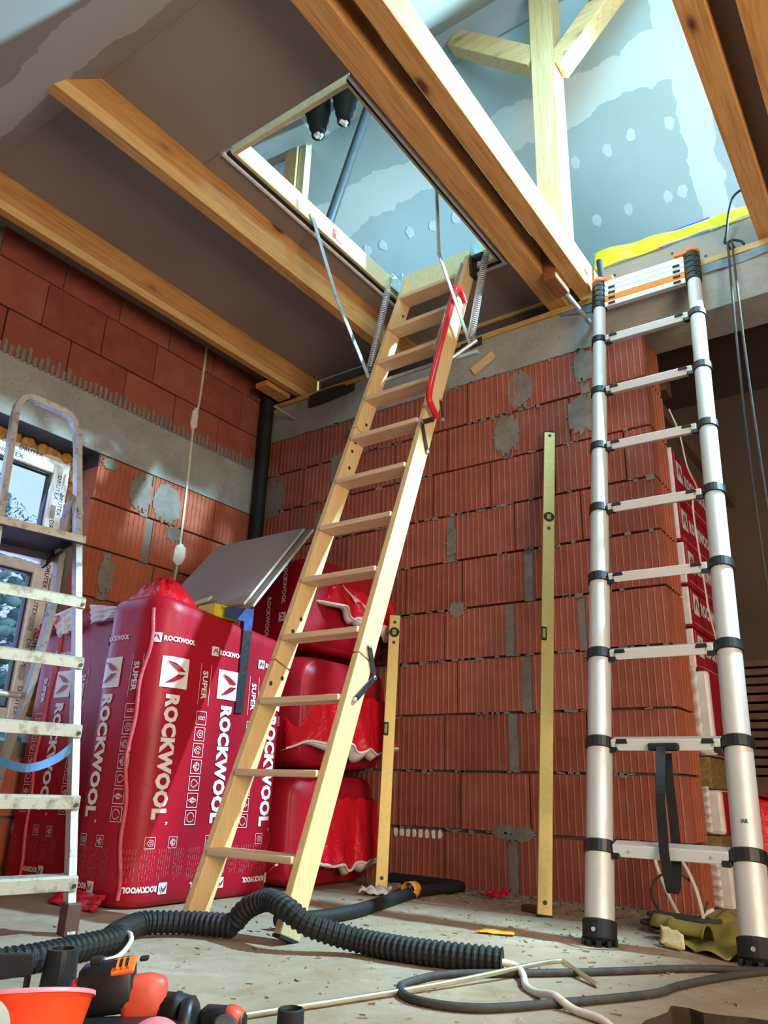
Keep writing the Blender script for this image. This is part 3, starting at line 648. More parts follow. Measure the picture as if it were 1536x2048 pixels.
SL = .366
def lad(x, z, off=0):   # back edge of stringer at height z, off = towards the camera, square to the slope
    n_ = V((0, -1, SL)).normalized(); return V((x, 1.811+SL*z, z))+n_*off
ll = thing('loft_ladder', 'folding pale pine loft ladder let down from the ceiling hatch, with red handrail', 'ladder', (-1.74, 1.811, 0))
n_ = V((0, -1, SL)).normalized(); ud = V((0, SL, 1)).normalized()
secs = [(-.0, .80), (.805, 1.90), (1.905, 2.93)]
for a, b in secs:
    for x0, x1 in ((-1.956, -1.929), (-1.579, -1.552)):
        mb = MB(); p0, p1 = lad((x0+x1)/2, a), lad((x0+x1)/2, b)
        mb.obox((p0+p1)/2+n_*.0425, (p1-p0)/2, V((x1-x0, 0, 0))/2, n_*.0425); part(mb, 'stringer', M['ladderwood'], ll, bevel=.003)
for k in range(12):
    z = .195+.2365*k; c = V((-1.754, 1.811+SL*z, z))
    mb = MB(); mb.obox(c+V((0, -.052, .010)), (.175, 0, 0), (0, .046, 0), (0, 0, .0105)); part(mb, 'tread', M['treadwood'], ll, bevel=.004)
for x0, x1 in ((-1.956, -1.929), (-1.579, -1.552)):
    mb = MB(); p = lad((x0+x1)/2, -.004); mb.obox(p+n_*.0425, V((x1-x0, 0, 0))*.52, n_*.044, ud*.004); part(mb, 'foot_pad', M['rubber'], ll)
def screw(p, d, r=.008, parent=ll, mat='darksteel'):
    mb = MB(); mb.lathe([(r, 0), (r, .002), (r*.5, .004)], p, d, 10); return part(mb, 'screw', M[mat], parent)
for z, o in ((.93, .05), (.99, .03), (.76, .025), (.72, .07), (1.83, .06), (1.96, .03), (1.78, .06), (1.70, .045), (2.1, .05), (2.70, .03), (2.62, .03)):
    screw(lad(-1.929, z, o), (1, 0, 0))
# hinges on the outside of the right stringer
def strap(pts, parent, w_=.021, mat='darksteel'):
    for a, b in zip(pts[:-1], pts[1:]):
        mb = MB(); mb.bar(a, b, .004, w_, (0, 1, 0)); h = part(mb, 'hinge_strap', M[mat], parent, bevel=.001)
        for p in (a, b):
            mb = MB(); mb.lathe([(.0085, -.003), (.0085, .004), (.004, .006)], p, (1, 0, 0), 10); part(mb, 'rivet', M['steel'], h)
xh = -1.547
strap([V((xh, 2.076, .858)), V((xh, 2.110, .755)), V((xh, 2.006, .672))], ll)
strap([V((xh, 2.47, 1.885)), V((xh, 2.381, 1.832)), V((xh, 2.425, 1.715))], ll)
strap([V((xh, 2.526, 2.005)), V((xh, 2.545, 1.915))], ll, .012)
# handrail
mb = MB(); P_ = [V((-1.52, 2.455, 1.878)), V((-1.52, 2.405, 1.915)), V((-1.52, 2.39, 1.955)), V((-1.52, 2.427, 2.092)), V((-1.52, 2.582, 2.553)), V((-1.52, 2.600, 2.605)), V((-1.52, 2.628, 2.632)), V((-1.52, 2.662, 2.632)), V((-1.52, 2.700, 2.592))]
mb.tube(smoothpath(P_, 5), .0135, 10); part(mb, 'handrail', M['redpaint'], ll, smooth=True)
# upper hardware: folding arms, springs, brackets, crossbar
def arm(pts, label=None):
    prev = None
    for a, b in zip(pts[:-1], pts[1:]):
        mb = MB(); mb.bar(a, b, .006, .024, (0, 1, .3)); part(mb, 'arm', M['bluezinc'], ll, bevel=.001)
    for p in pts:
        mb = MB(); mb.lathe([(.008, -.006), (.008, .006)], p, (1, 0, 0), 10); part(mb, 'rivet', M['steel'], ll)
arm([(-2.055, 2.165, 2.985), (-2.00, 2.316, 2.585), (-1.975, 2.565, 2.262)])
arm([(-1.465, 2.336, 3.09), (-1.495, 2.42, 2.68), (-1.50, 2.708, 2.362)])
def spring(a, b, r=.0165, turns=44):
    a, b = V(a), V(b); d = b-a; L = d.length; d.normalize(); u = V((1, 0, 0)); u = (u-d*u.dot(d)).normalized(); v = d.cross(u)
    pts = [a+d*L*i/(turns*8)+(u*math.cos(2*PI*i/8)+v*math.sin(2*PI*i/8))*r for i in range(turns*8+1)]
    mb = MB(); mb.tube(pts, .0030, 5); part(mb, 'spring', M['steel'], ll, smooth=True)
spring((-2.0, 2.726, 2.862), (-2.0, 2.603, 2.335)); spring((-1.49, 2.866, 2.985), (-1.49, 2.695, 2.375))
for i in range(6):
    c = V((-2.0, 2.779, 3.015)).lerp(V((-2.0, 2.726, 2.862)), (i+.5)/6); d = (V((-2.0, 2.726, 2.862))-V((-2.0, 2.779, 3.015))).normalized(); s_ = V((1, 0, 0)) if i % 2 else d.cross(V((1, 0, 0)))
    mb = MB(); mb.tube([c+d*.017*math.cos(q*PI/5)+s_*.008*math.sin(q*PI/5) for q in range(11)], .0022, 5); part(mb, 'chain_link', M['steel'], ll)
for x, sg in ((-2.045, 1), (-1.56, -1)):
    mb = MB(); mb.box(x-.003, 2.82, 2.97, x+.003, 2.90, 3.06); mb.poly([(x-.018, 2.895, 3.10), (x+.022, 2.895, 3.10), (x+.022, 2.895, 3.02), (x+.008, 2.895, 2.965), (x-.018, 2.895, 2.965)], (0, .004, 0)); part(mb, 'bracket', M['bluezinc'], ll, bevel=.002)
mb = MB(); mb.lathe([(.02, 0), (.02, .05)], (-1.548, 2.845, 2.955), (1, 0, 0), 14); mb.box(-1.550, 2.80, 2.83, -1.540, 2.86, 2.94); part(mb, 'pivot', M['darksteel'], ll)
mb = MB(); mb.tube([(-1.99, 2.60, 2.262), (-1.93, 2.645, 2.275), (-1.56, 2.645, 2.275), (-1.46, 2.70, 2.365)], .010, 8); mb.bar((-1.94, 2.61, 2.335), (-1.57, 2.61, 2.335), .02, .012); part(mb, 'crossbar', M['steel'], ll, bevel=.002)
mb = MB(); mb.bar((-1.552, 2.675, 2.285), (-1.44, 2.675, 2.285), .022, .016); part(mb, 'crossbar', M['bluezinc'], ll, bevel=.002)
mb = MB()
for q in range(60): mb.box(-1.5515, 2.47+.0042*q-.004, 2.225+.0105*q, -1.5475, 2.47+.0042*q+.018, 2.230+.0105*q)
part(mb, 'grip_strip', M['steel'], ll)

# ================================================================== TELESCOPIC LADDER
tl = thing('telescopic_ladder', 'silver aluminium telescopic ladder with black collars leaning on the ring beam', 'ladder', (-.71, 2.41, 0))
A0 = V((-.925, 2.405, 0)); DV = V((-.034, .272, 1)); WV = V((math.cos(.037), math.sin(.037), 0))
def tlp(z, side): return A0+DV*z+WV*((.421+.005*z)*side)
tz = [.256, .566, .871, 1.168, 1.472, 1.777, 2.081, 2.392]
ax = DV.normalized()
RAD = [.0430, .0405, .0385, .0365, .0348, .0332, .0316, .0302, .0290]
for side in (0, 1):
    zs = [.05]+tz+[2.60]
    for i in range(9):
        mb = MB(); mb.tube([tlp(zs[i], side), tlp(zs[i+1], side)], RAD[i], 24); part(mb, 'tube', M['alu'], tl, smooth=True)
    for i, z in enumerate(tz):
        r_ = RAD[i]; c = tlp(z, side)
        mb = MB(); mb.lathe([(r_+.001, -.020), (r_+.006, -.018), (r_+.006, .014), (r_+.001, .018)], c, ax, 24)
        part(mb, 'collar', M['black'], tl, bevel=0)
        mb = MB(); mb.obox(c+WV*((r_+.012)*(1 if side == 0 else -1))-V((0, 0, .006)), WV*.014, V((0, .022, .006)), ax*.019); part(mb, 'collar_lug', M['black'], tl, bevel=.004)
        if i >= 1:
            mb = MB(); mb.obox(c+WV*((r_+.040)*(1 if side == 0 else -1))+V((0, -.0235, .006)), WV*.019, V((0, .004, .0008)), ax*.008); part(mb, 'latch', M['rubber'], tl, bevel=.003)
    mb = MB(); mb.lathe([(.034, -.005), (.049, .008), (.050, .055), (.045, .058)], tlp(0.006, side), ax, 24); ft = part(mb, 'foot', M['rubber'], tl)
    for q in range(10):
        a_ = 2*PI*q/10; mb = MB(); mb.obox(tlp(.008, side)+V((math.cos(a_), math.sin(a_), 0))*.047, V((math.cos(a_), math.sin(a_), 0))*.004, V((-math.sin(a_), math.cos(a_), 0))*.007, V((0, 0, .009))); part(mb, 'tread_block', M['black'], ft)
    mb = MB(); mb.lathe([(.006, 0), (.006, .003)], tlp(.045, side)+V((.0, -.050, 0)), (0, -1, 0), 10); part(mb, 'screw', M['steel'], ft)
    for q in range(5):
        z = 2.60+.036*q; r_ = .0355
        mb = MB(); mb.lathe([(r_-.002, 0), (r_, .002), (r_, .031), (r_-.002, .034)], tlp(z, side), ax, 22); part(mb, 'collar', M['black'], tl)
    mb = MB(); mb.lathe([(.032, 0), (.038, .004), (.037, .016), (.028, .026), (.015, .030)], tlp(2.78, side), ax, 18); mb.obox(tlp(2.79, side)+WV*(.045 if side == 0 else -.045)-V((0, .012, 0)), WV*.03, V((0, .02, 0)), ax*.010); part(mb, 'end_cap', M['orange'], tl, bevel=.005)
for i, z in enumerate(tz):
    r_ = RAD[i]; a, b = tlp(z, 0)+WV*(r_+.004), tlp(z, 1)-WV*(r_+.004)
    mb = MB(); mb.obox((a+b)/2, (b-a)/2, V((0, .023, .0062)), V((0, -.0040, .0172))); rg = part(mb, 'rung', M['alurung'], tl, bevel=.003)
    for e in (.06, .94) if i else (.15, .86):
        mb = MB(); mb.lathe([(.005, 0), (.004, .003)], a.lerp(b, e)+V((0, -.0235, -.006)), (0, -1, 0), 8); part(mb, 'rivet', M['steel'], rg)
for q in range(5):
    z = 2.617+.036*q; a, b = tlp(z, 0)+WV*.032, tlp(z, 1)-WV*.032
    mb = MB(); mb.obox((a+b)/2, (b-a)/2, V((0, .023, .0062)), V((0, -.0028, .0118))); part(mb, 'rung', M['rung_orange'] if q == 1 else M['alurung'], tl, bevel=.002)
    if q < 4:
        for sd, e in ((1, a), (-1, b)):
            mb = MB(); mb.obox(e+WV*.035*sd+V((0, -.0235, -.004)), WV*.016, V((0, .003, 0)), ax*.007); part(mb, 'latch', M['rubber'], tl, bevel=.002)
sp = tlp(tz[1], 0).lerp(tlp(tz[1], 1), .50)+V((0, -.028, -.012))
mb = MB(); mb.obox(sp, WV*.047, V((0, .010, 0)), V((0, 0, .012))); part(mb, 'strap_clip', M['rubber'], tl, bevel=.006)
mb = MB(); b0 = tlp(tz[0], 0).lerp(tlp(tz[0], 1), .49)
mb.sweep(smoothpath([sp+V((-.004, -.012, 0)), b0+V((0, -.036, .16)), b0+V((-.002, -.040, .03)), b0+V((0, -.046, -.01)), b0+V((.006, -.042, -.085)), b0+V((.011, -.03, -.105)), b0+V((.017, -.012, -.075)), b0+V((.013, .03, .03)), b0+V((.010, .03, .2)), sp+V((.006, .012, -.02))]), [(-.0015, -.014), (.0015, -.014), (.0015, .014), (-.0015, .014)], up=(1, 0, 0), scale='fixed'); part(mb, 'strap', M['rubber'], tl)
# remains of a torn sticker on the right bottom tube
tf = lambda a, b: tlp(.345, 1)+V((math.cos(a)*.0437, math.sin(a)*.0437, 0))+ax*b
mb = MB(); lettering(mb, 'IAR', tf, -1.62, 0, .42, .012, 0, .02); lettering(mb, 'T', tf, -2.30, 0, .07, .008, 0, .02); part(mb, 'sticker_print', M['ink'], tl)

# ================================================================== STEP LADDER
sl = thing('step_ladder', 'paint-spattered aluminium step ladder with hoop handle in front of the window', 'ladder', (-2.25, 1.3, 0))
a_ = math.radians(79.2); S_ = V((math.cos(a_), math.sin(a_), 0)); N_ = V((-math.sin(a_), math.cos(a_), 0)); R0 = V((-2.057, 1.452, 0))
def slp(s, z, dn=0): return R0+S_*s+N_*(.295*z+dn)+V((0, 0, z))
sec = [(-.011, -.017), (.011, -.017), (.011, .017), (-.011, .017)]
mb = MB()
hoop = [slp(-.018, .0), slp(-.03, .75), slp(-.054, 1.37), slp(-.064, 1.60), slp(-.070, 1.66), slp(-.085, 1.71), slp(-.105, 1.735), slp(-.13, 1.745), slp(-.24, 1.755), slp(-.262, 1.752), slp(-.282, 1.735), slp(-.297, 1.70), slp(-.303, 1.65), slp(-.308, 1.45), slp(-.325, 1.0), slp(-.36, 0)]
mb.sweep(hoop, sec, up=-N_, scale='fixed'); part(mb, 'front_frame', M['hoopalu'], sl)
for s_ in (-.018, -.36):
    mb = MB(); mb.obox(slp(s_, .040), S_*.020, N_*.026, V((0, 0, .0405))); part(mb, 'foot', M['paintdrop'], sl, bevel=.003)
for z in (.130, .340, .545, .760, .968):
    s0 = -.018-.02*z/1.4; c = slp((s0-.36+.04*z)/2, z); hl = (.34-.05*z)/2+.01
    mb = MB(); up_ = V((0, 0, 1))
    f0 = -.030
    prof = [(f0, -.020), (f0, .012), (f0+.006, .018), (.05, .018), (.05, .012), (f0+.010, .012), (f0+.007, .004), (f0+.009, -.004), (f0+.008, -.020)]
    rings = []
    for e in (-1, 1): rings += [c+S_*hl*e+N_*p+up_*q for p, q in prof]
    k = len(prof); mb.add(rings, [(j, (j+1) % k, k+(j+1) % k, k+j) for j in range(k)]+[tuple(reversed(range(k))), tuple(range(k, 2*k))])
    stp = part(mb, 'step', M['stepalu'], sl)
    for e in (.94, -.94):
        mb = MB(); mb.lathe([(.006, 0), (.006, .003), (.003, .003)], c+S_*hl*e+N_*(f0-.001)-up_*.008, -N_, 10); part(mb, 'rivet', M['darksteel'], stp)
mb = MB(); c = slp(-.185, 1.20); mb.obox(c+N_*.10, S_*.15, N_*.13, V((0, 0, .004))); mb.obox(c-N_*.03, S_*.152, N_*.008, V((0, 0, .014))); mb.obox(c+N_*.23-V((0, 0, .012)), S_*.15, N_*.006, V((0, 0, .016)))
pl = part(mb, 'platform', plain('stained_plate', (74, 66, 84), .55, .3, .35, 14), sl, bevel=.002)
mb = MB(); mb.obox(c-N_*.040, S_*.15, N_*.004, V((0, 0, .013))); part(mb, 'platform_lip', M['stepalu'], pl)
mb = MB(); mb.poly([c+S_*.14-V((0, 0, .01)), c+S_*.14+N_*.22-V((0, 0, .01)), c+S_*.10+N_*.18-V((0, 0, .075)), c+S_*.10-V((0, 0, .045))], -S_*.01); mb.poly([c-S_*.12-V((0, 0, .01)), c-S_*.12+N_*.22-V((0, 0, .01)), c-S_*.12+N_*.18-V((0, 0, .075)), c-S_*.12-V((0, 0, .045))], S_*.01)
part(mb, 'platform_bracket', M['ink'], pl)
mb = MB(); rear = [V((-2.44, 1.475, 1.30)), V((-2.474, 1.471, 1.37)), V((-2.50, 1.470, 1.345)), V((-2.545, 1.49, 1.22)), V((-2.636, 1.55, .976)), V((-2.766, 1.59, .675)), V((-2.851, 1.605, .496)), V((-3.06, 1.65, .012))]
mb.sweep(smoothpath(rear, 4), sec, up=V((-1, 0, .4)), scale='fixed'); part(mb, 'rear_leg', M['hoopalu'], sl)
mb = MB(); mb.sweep(smoothpath([p-S_*.36 for p in rear], 4), sec, up=V((-1, 0, .4)), scale='fixed'); part(mb, 'rear_leg', M['hoopalu'], sl)
mb = MB(); mb.tube([V((-2.79, 1.585, .69)), V((-2.79, 1.585, .69))-S_*.36], .012, 10); part(mb, 'rear_crossbar', M['hoopalu'], sl, smooth=True)
mb = MB(); mb.sweep(smoothpath([slp(-.03, .50, -.01), slp(-.08, .455, .02), slp(-.147, .43, .05), slp(-.21, .45, .12), slp(-.26, .47, .2), slp(-.34, .5, .35)]), [(-.0012, -.012), (.0012, -.012), (.0012, .012), (-.0012, .012)], up=(0, 0, 1)); part(mb, 'safety_strap', M['bluestrap'], sl)

# ================================================================== INSULATION PACKS
def rrect(x0, x1, y0, y1, r):
    """perimeter point: s=0 at (x1, y0+r) growing along +Y; negative s turns the corner onto the -Y face; returns (x, y, nx, ny)"""
    q = PI*r/2
    def f(s):
        if s >= 0:
            L = y1-y0-2*r
            if s <= L: return x1, y0+r+s, 1, 0
            s -= L
            if s <= q: a = s/r; return x1-r+r*math.cos(a), y1-r+r*math.sin(a), math.cos(a), math.sin(a)
            s -= q; return x1-r-s, y1, 0, 1
        s = -s
        if s <= q: a = -s/r; return x1-r+r*math.cos(a), y0+r+r*math.sin(a), math.cos(a), math.sin(a)
        s -= q; L = x1-x0-2*r
        if s <= L: return x1-r-s, y0, 0, -1
        s -= L; a = -PI/2-s/r; return x0+r+r*math.cos(a), y0+r+r*math.sin(a), math.cos(a), math.sin(a)
    return f
def emblem(mb, fn, cu, cv, sz, rot=0, fm=None):
    """white square with the two slanted red marks (material slots 0 and 1)"""
    fm = fm or fn
    def g(a, b, h=fn):
        if rot == -1: a, b = b, -a
        if rot == 2: a, b = -a, -b
        return h(cu+a*sz, cv+b*sz)
    n = 4
    mb.add([g(-.5+i/n, -.5+j/n) for j in range(n+1) for i in range(n+1)], [(j*(n+1)+i, j*(n+1)+i+1, (j+1)*(n+1)+i+1, (j+1)*(n+1)+i) for j in range(n) for i in range(n)], 0)
    for k in (-1, 1):
        P = [g(k*a, b, fm) for a, b in ((.05, .36), (.05, .06), (.20, -.14), (.37, -.36), (.30, -.06), (.17, .20))]
        mb.add(P, [tuple(range(6))] if k == -1 else [tuple(reversed(range(6)))], 1)
def icon(mb, fn, cu, cv, sz, kind, lw=.0022):
    def stroke(pts, closed=False):
        P = pts+([pts[0]] if closed else [])
        for (a, b), (c, d) in zip(P[:-1], P[1:]):
            l = math.hypot(c-a, d-b) or 1; nx, ny = -(d-b)/l*lw/sz/2, (c-a)/l*lw/sz/2
            mb.add([fn(cu+(a+nx)*sz, cv+(b+ny)*sz), fn(cu+(a-nx)*sz, cv+(b-ny)*sz), fn(cu+(c-nx)*sz, cv+(d-ny)*sz), fn(cu+(c+nx)*sz, cv+(d+ny)*sz)], [(0, 1, 2, 3)])
    circ = lambda r, n=12, x=0, y=0: [(x+r*math.cos(2*PI*i/n), y+r*math.sin(2*PI*i/n)) for i in range(n)]
    stroke([(-.5, -.5), (.5, -.5), (.5, .5), (-.5, .5)], True)
    if kind == 0: stroke([(-.3, .08), (.15, .08)]); stroke([(-.3, -.08), (.15, -.08)]); stroke(circ(.12, 10, .25)); stroke([(-.3, .08), (-.3, -.08)])
    elif kind == 1: stroke([(-.3, .0), (-.05, .28), (.3, .22), (.3, -.22), (-.05, -.28)], True); stroke(circ(.12, 8, .08))
    elif kind == 2: stroke(circ(.14)); stroke(circ(.28)); stroke([(-.36, -.1), (-.36, .1)])
    elif kind == 3: stroke([(-.32, 0), (0, .34), (.28, .18), (.28, -.18), (0, -.34)], True); stroke([(-.32, 0), (.28, .18)]); stroke([(-.32, 0), (.28, -.18)]); stroke([(0, .34), (0, -.34)])
    elif kind == 4: stroke([(.34, 0), (.1, .24), (-.12, .28), (-.3, .12), (-.3, -.12), (-.12, -.28), (.1, -.24)], True)
    elif kind == 5: stroke([(-.38, 0), (0, .2), (.38, 0), (0, -.2)], True); stroke(circ(.16)); stroke(circ(.07, 8))
    else: stroke(circ(.33, 16))
def upright_pack(name, label, x0, x1, y0, y1, z1, r, slope=0, cols=(), first=0, group=None, crown=True, seams=()):
    o = thing(name, label, 'insulation pack', ((x0+x1)/2, (y0+y1)/2, 0), group)
    f = rrect(x0, x1, y0, y1, r); per = 2*(x1-x0+y1-y0)-8*r+2*PI*r
    L = y1-y0-2*r; q = PI*r/2; s0 = -(2*q+(x1-x0-2*r)+L); 
    def top(x, y): return z1-slope*(y-y0)
    def body(a, b):
        s = s0+a*per*.9999
        if s < -(q+x1-x0-2*r+q): # left face
            t_ = -s-(2*q+x1-x0-2*r); x, y, nx, ny = x0, y0+r+t_, -1, 0
        elif s > L+q+(x1-x0-2*r):
            t_ = s-(L+q+(x1-x0-2*r)); aa = PI/2+t_/r; x, y, nx, ny = x0+r+r*math.cos(aa), y1-r+r*math.sin(aa), math.cos(aa), math.sin(aa)
        else: x, y, nx, ny = f(s)
        zt = top(x, y)
        # profile: rounded at bottom and top
        rr = .035
        if b < .08: aa = b/.08*PI/2; ins = rr*(1-math.sin(aa)); z = rr*(1-math.cos(aa))
        elif b > .92: aa = (b-.92)/.08*PI/2; ins = rr*(1-math.cos(aa)); z = zt-rr+rr*math.sin(aa)
        else: ins = 0; z = rr+(b-.08)/.84*(zt-2*rr)
        bul = .006*math.sin(PI*b)
        return V((x-nx*(ins-bul), y-ny*(ins-bul), z))
    mb = MB(); nu, nv = 64, 30; mb.grid(body, nu, nv)
    t_ = [body(i/nu, 1) for i in range(nu)]; mb.add(t_, [tuple(range(nu))]); bt = [body(i/nu, 0) for i in range(nu)]; mb.add(bt, [tuple(reversed(range(nu)))])
    part(mb, 'wrapped_body', M['film'], o, smooth=True)
    def fn(s, z, off=.0075):
        x, y, nx, ny = f(s); bul = .006*math.sin(PI*min(max(z/z1, 0), 1)); return V((x+nx*(off*.45+bul), y+ny*(off*.45+bul), z))
    dz = lambda s: (-slope*.5*(max(s, 0)))
    def emb(cu, cv, sz, rot=0):
        mb = MB(); emblem(mb, fn, cu, cv, sz, rot, lambda a_, b_: fn(a_, b_, .018)); part(mb, 'printed_emblem', [M['lettering'], M['film']], o)
    def word(txt, cu, cv, lx, ly, rot, bold):
        mb = MB(); lettering(mb, txt, fn, cu, cv, lx, ly, rot, bold); part(mb, 'printed_word', M['lettering'], o)
    for c in cols:
        b_ = c; d = dz(b_)
        emb(b_, .785+d, .112, -1); word('ROCKWOOL', b_-.030, .705+d, .425, .060, -1, .055); word('R', b_+.030, .272+d, .012, .010, -1, .02)
        s2 = b_+.142; d = dz(s2)
        word('SUPER', s2-.013, .818+d, .108, .026, -1, .03)
        for e in (-.026, .026):
            mb = MB(); mb.add([fn(s2+e, .845+d), fn(s2+e+.0016, .845+d), fn(s2+e+.0016, .69+d), fn(s2+e, .69+d)], [(0, 1, 2, 3)]); part(mb, 'printed_line', M['lettering'], o)
        for i in range(7):
            mb = MB(); icon(mb, fn, s2, .642+d-.058*i, .048, i); part(mb, 'printed_icon', M['lettering'], o)
        emb(b_-.085, .915+d, .036); word('ROCKWOOL', b_-.060, .9045+d, .135, .020, 0, .05)
        emb(b_+.055, .060, .036, 2); word('ROCKWOOL', b_+.030, .0705, .120, .020, 2, .05)
        for i in range(2):
            mb = MB(); icon(mb, fn, b_-.02+.095*i, .205, .036, (1, 3)[i], .0016); part(mb, 'printed_icon', M['lettering'], o)
    fine = MB()
    for c in cols:
        for j in range(26):
            if j % 7 == 6: continue
            s_ = c-.11+.0095*j; zz = .185
            while zz > .095:
                l = rnd.uniform(.006, .02); fine.add([fn(s_, zz, .004), fn(s_+.0016, zz, .004), fn(s_+.0016, zz-l, .004), fn(s_, zz-l, .004)], [(0, 1, 2, 3)]); zz -= l+rnd.uniform(.002, .012)
    part(fine, 'fine_print', plain('fine_print', (196, 110, 112), .5), o, kind='stuff')
    for sm in seams:   # gathered weld seam running down the film
        mb = MB(); pts = [fn(sm+.012*math.sin(z_*7+1)+.006*math.sin(z_*23), z_, .016) for z_ in [.03+.034*i for i in range(30)] if z_ < z1-.02]
        mb.sweep(pts, [(-.007, -.003), (.007, -.001), (.008, .002), (-.004, .003)], up=(1, -1, 0)); part(mb, 'film_seam', film('seam_film', (196, 60, 80), (214, 96, 112), .6, 20, .2), o, smooth=True)
    return o
MAIN = upright_pack('insulation_pack', 'tall upright red wrapped insulation pack with big white lettering behind the loft ladder', -2.64, -2.295, 1.78, 2.505, 1.075, .10, .115, cols=(-.29, 0, .265, .525), group='upright insulation packs', seams=(-.115,))
LP = upright_pack('insulation_pack', 'upright red insulation pack in the window corner, behind the step ladder', -3.30, -2.67, 1.925, 2.20, 1.06, .05, 0.02, cols=(-.70, -.42), group='upright insulation packs', seams=(-.51,))
def crumple(name, parent, x0, x1, y0, y1, zb, zt, peak, seed, mat='film_loose', w=1):
    r_ = random.Random(seed); ph = [r_.uniform(0, 6) for _ in range(6)]
    cx, cy = (x0+x1)/2, (y0+y1)/2
    def fn(a, b):
        th = a*2*PI; q = 1-b; ex = .55; c_, s_ = math.cos(th), math.sin(th)
        x = cx+(x1-x0)/2*q*math.copysign(abs(c_)**ex, c_)+(peak[0]-.5)*(x1-x0)*b; y = cy+(y1-y0)/2*q*math.copysign(abs(s_)**ex, s_)+(peak[1]-.5)*(y1-y0)*b
        z = zb+(zt-zb)*(1-q**2.2)+w*b*(.020*math.sin(th*5+ph[0])+.012*math.sin(th*11+ph[1]+b*6)+.008*math.sin(b*23+ph[2]+th*3))
        return V((x, y, z))
    mb = MB(); mb.grid(fn, 48, 20); return part(mb, name, M[mat], parent, smooth=True)
crumple('loose_film', MAIN, -2.632, -2.305, 1.786, 2.03, 1.03, 1.15, (.6, .45, 0, 0), 3, w=.8)
crumple('loose_film', LP, -3.29, -2.69, 1.935, 2.19, 1.03, 1.13, (.42, .45, 0, 0), 5, w=.9)
def flap(parent, P00, P10, P11, P01, mat, sag=.03, seed=1, name='film_flap', wav=.005):
    r_ = random.Random(seed); p_ = [r_.uniform(0, 6) for _ in range(4)]; P00, P10, P11, P01 = map(V, (P00, P10, P11, P01)); nn = (P10-P00).cross(P01-P00).normalized()
    def fn(a, b):
        p = (P00*(1-a)+P10*a)*(1-b)+(P01*(1-a)+P11*a)*b
        return p+nn*(sag*math.sin(PI*a)*math.sin(PI*b)+wav*b*(math.sin(a*17+p_[0])+.5*math.sin(a*39+p_[1]))+.003*math.sin(b*21+a*9+p_[2]))
    mb = MB(); mb.grid(fn, 24, 14); return part(mb, name, M[mat], parent, smooth=True, solid=.0025)
flap(LP, (-3.22, 1.905, 1.10), (-2.98, 1.905, 1.13), (-3.0, 1.895, 1.02), (-3.12, 1.895, .985), 'whitefilm', .01, 2)
flap(LP, (-2.95, 1.91, 1.12), (-2.69, 1.91, 1.08), (-2.70, 1.905, 1.05), (-2.92, 1.905, 1.03), 'whitefilm', .01, 4)
flap(LP, (-3.31, 1.915, 1.10), (-3.16, 1.90, 1.09), (-3.18, 1.895, 1.03), (-3.31, 1.90, 1.00), 'film_loose', .01, 6)
flap(MAIN, (-2.62, 1.765, .045), (-2.36, 1.765, .045), (-2.33, 1.70, .004), (-2.62, 1.715, .004), 'film_loose', .012, 8)

def lying_pack(label, x0, x1, y0, y1, z0, z1, mat='film', group='packs stacked in the corner', r=.06, bulge=.05, text=True):
    o = thing('insulation_pack', label, 'insulation pack', ((x0+x1)/2, (y0+y1)/2, z0), group)
    cy, cz, hy, hz = (y0+y1)/2, (z0+z1)/2, (y1-y0)/2, (z1-z0)/2
    def body(a, b):
        th = 2*PI*a; e = .34
        c_, s_ = math.cos(th), math.sin(th); yy = math.copysign(abs(c_)**e, c_); zz = math.copysign(abs(s_)**e, s_)
        if b > .8: u = (b-.8)/.2; k_ = 1-.10*u**2.2-.0*u; x = x1-.10+.10*math.sin(u*PI/2)
        elif b < .1: u = 1-b/.1; k_ = 1-.08*u**2; x = x0+(b/.1)*.05
        else: k_ = 1; x = x0+.05+(b-.1)/.7*(x1-.10-x0-.05)
        w_ = .006*math.sin(a*40+b*9)+.004*math.sin(b*33)
        return V((x, cy+yy*(hy*k_-.004+w_*.5), cz+zz*(hz*k_-.004)+w_*.3))
    mb = MB(); nu, nv = 48, 30; mb.grid(body, nu, nv)
    # bulging end cap
    ring = [body(i/nu, 1) for i in range(nu)]; vs_ = []; 
    for q in range(6):
        t_ = q/5; vs_ += [V((p.x+bulge*math.sin(t_*PI/2), cy+(p.y-cy)*(1-t_**1.6), cz+(p.z-cz)*(1-t_**1.6))) for p in ring]
    mb.add(vs_, [(q*nu+i, q*nu+(i+1) % nu, (q+1)*nu+(i+1) % nu, (q+1)*nu+i) for q in range(5) for i in range(nu)])
    mb.add([body(i/nu, 0) for i in range(nu)], [tuple(reversed(range(nu)))])
    part(mb, 'wrapped_body', M[mat], o, smooth=True)
    if text:
        fn = flatframe((0, y0-.003, 0), (1, 0, 0), (0, 0, 1)); fm = flatframe((0, y0-.005, 0), (1, 0, 0), (0, 0, 1))
        for x in (x1-.13, x1-.42):
            for xx, zz in ((x, z1-.05), (x-.09, z1-.20)):
                mb = MB(); lettering(mb, 'ROCKWOOL', fn, xx, zz, .19, .026, -1, .045); part(mb, 'printed_word', M['lettering'], o)
            mb = MB(); emblem(mb, fn, x+.012, z1-.30, .042, -1, fm); part(mb, 'printed_emblem', [M['lettering'], M[mat]], o)
    return o
S1 = lying_pack('lowest red insulation pack lying in the corner stack, torn film hanging round its end', -3.21, -2.29, 2.53, 3.17, .0, .465)
S2_ = lying_pack('middle red insulation pack of the corner stack, film skirt with white edge', -3.21, -2.25, 2.52, 3.18, .475, .965)
S3 = lying_pack('topmost red insulation pack of the corner stack, film bunched up over its end', -3.21, -2.27, 2.53, 3.18, .985, 1.43, 'film')
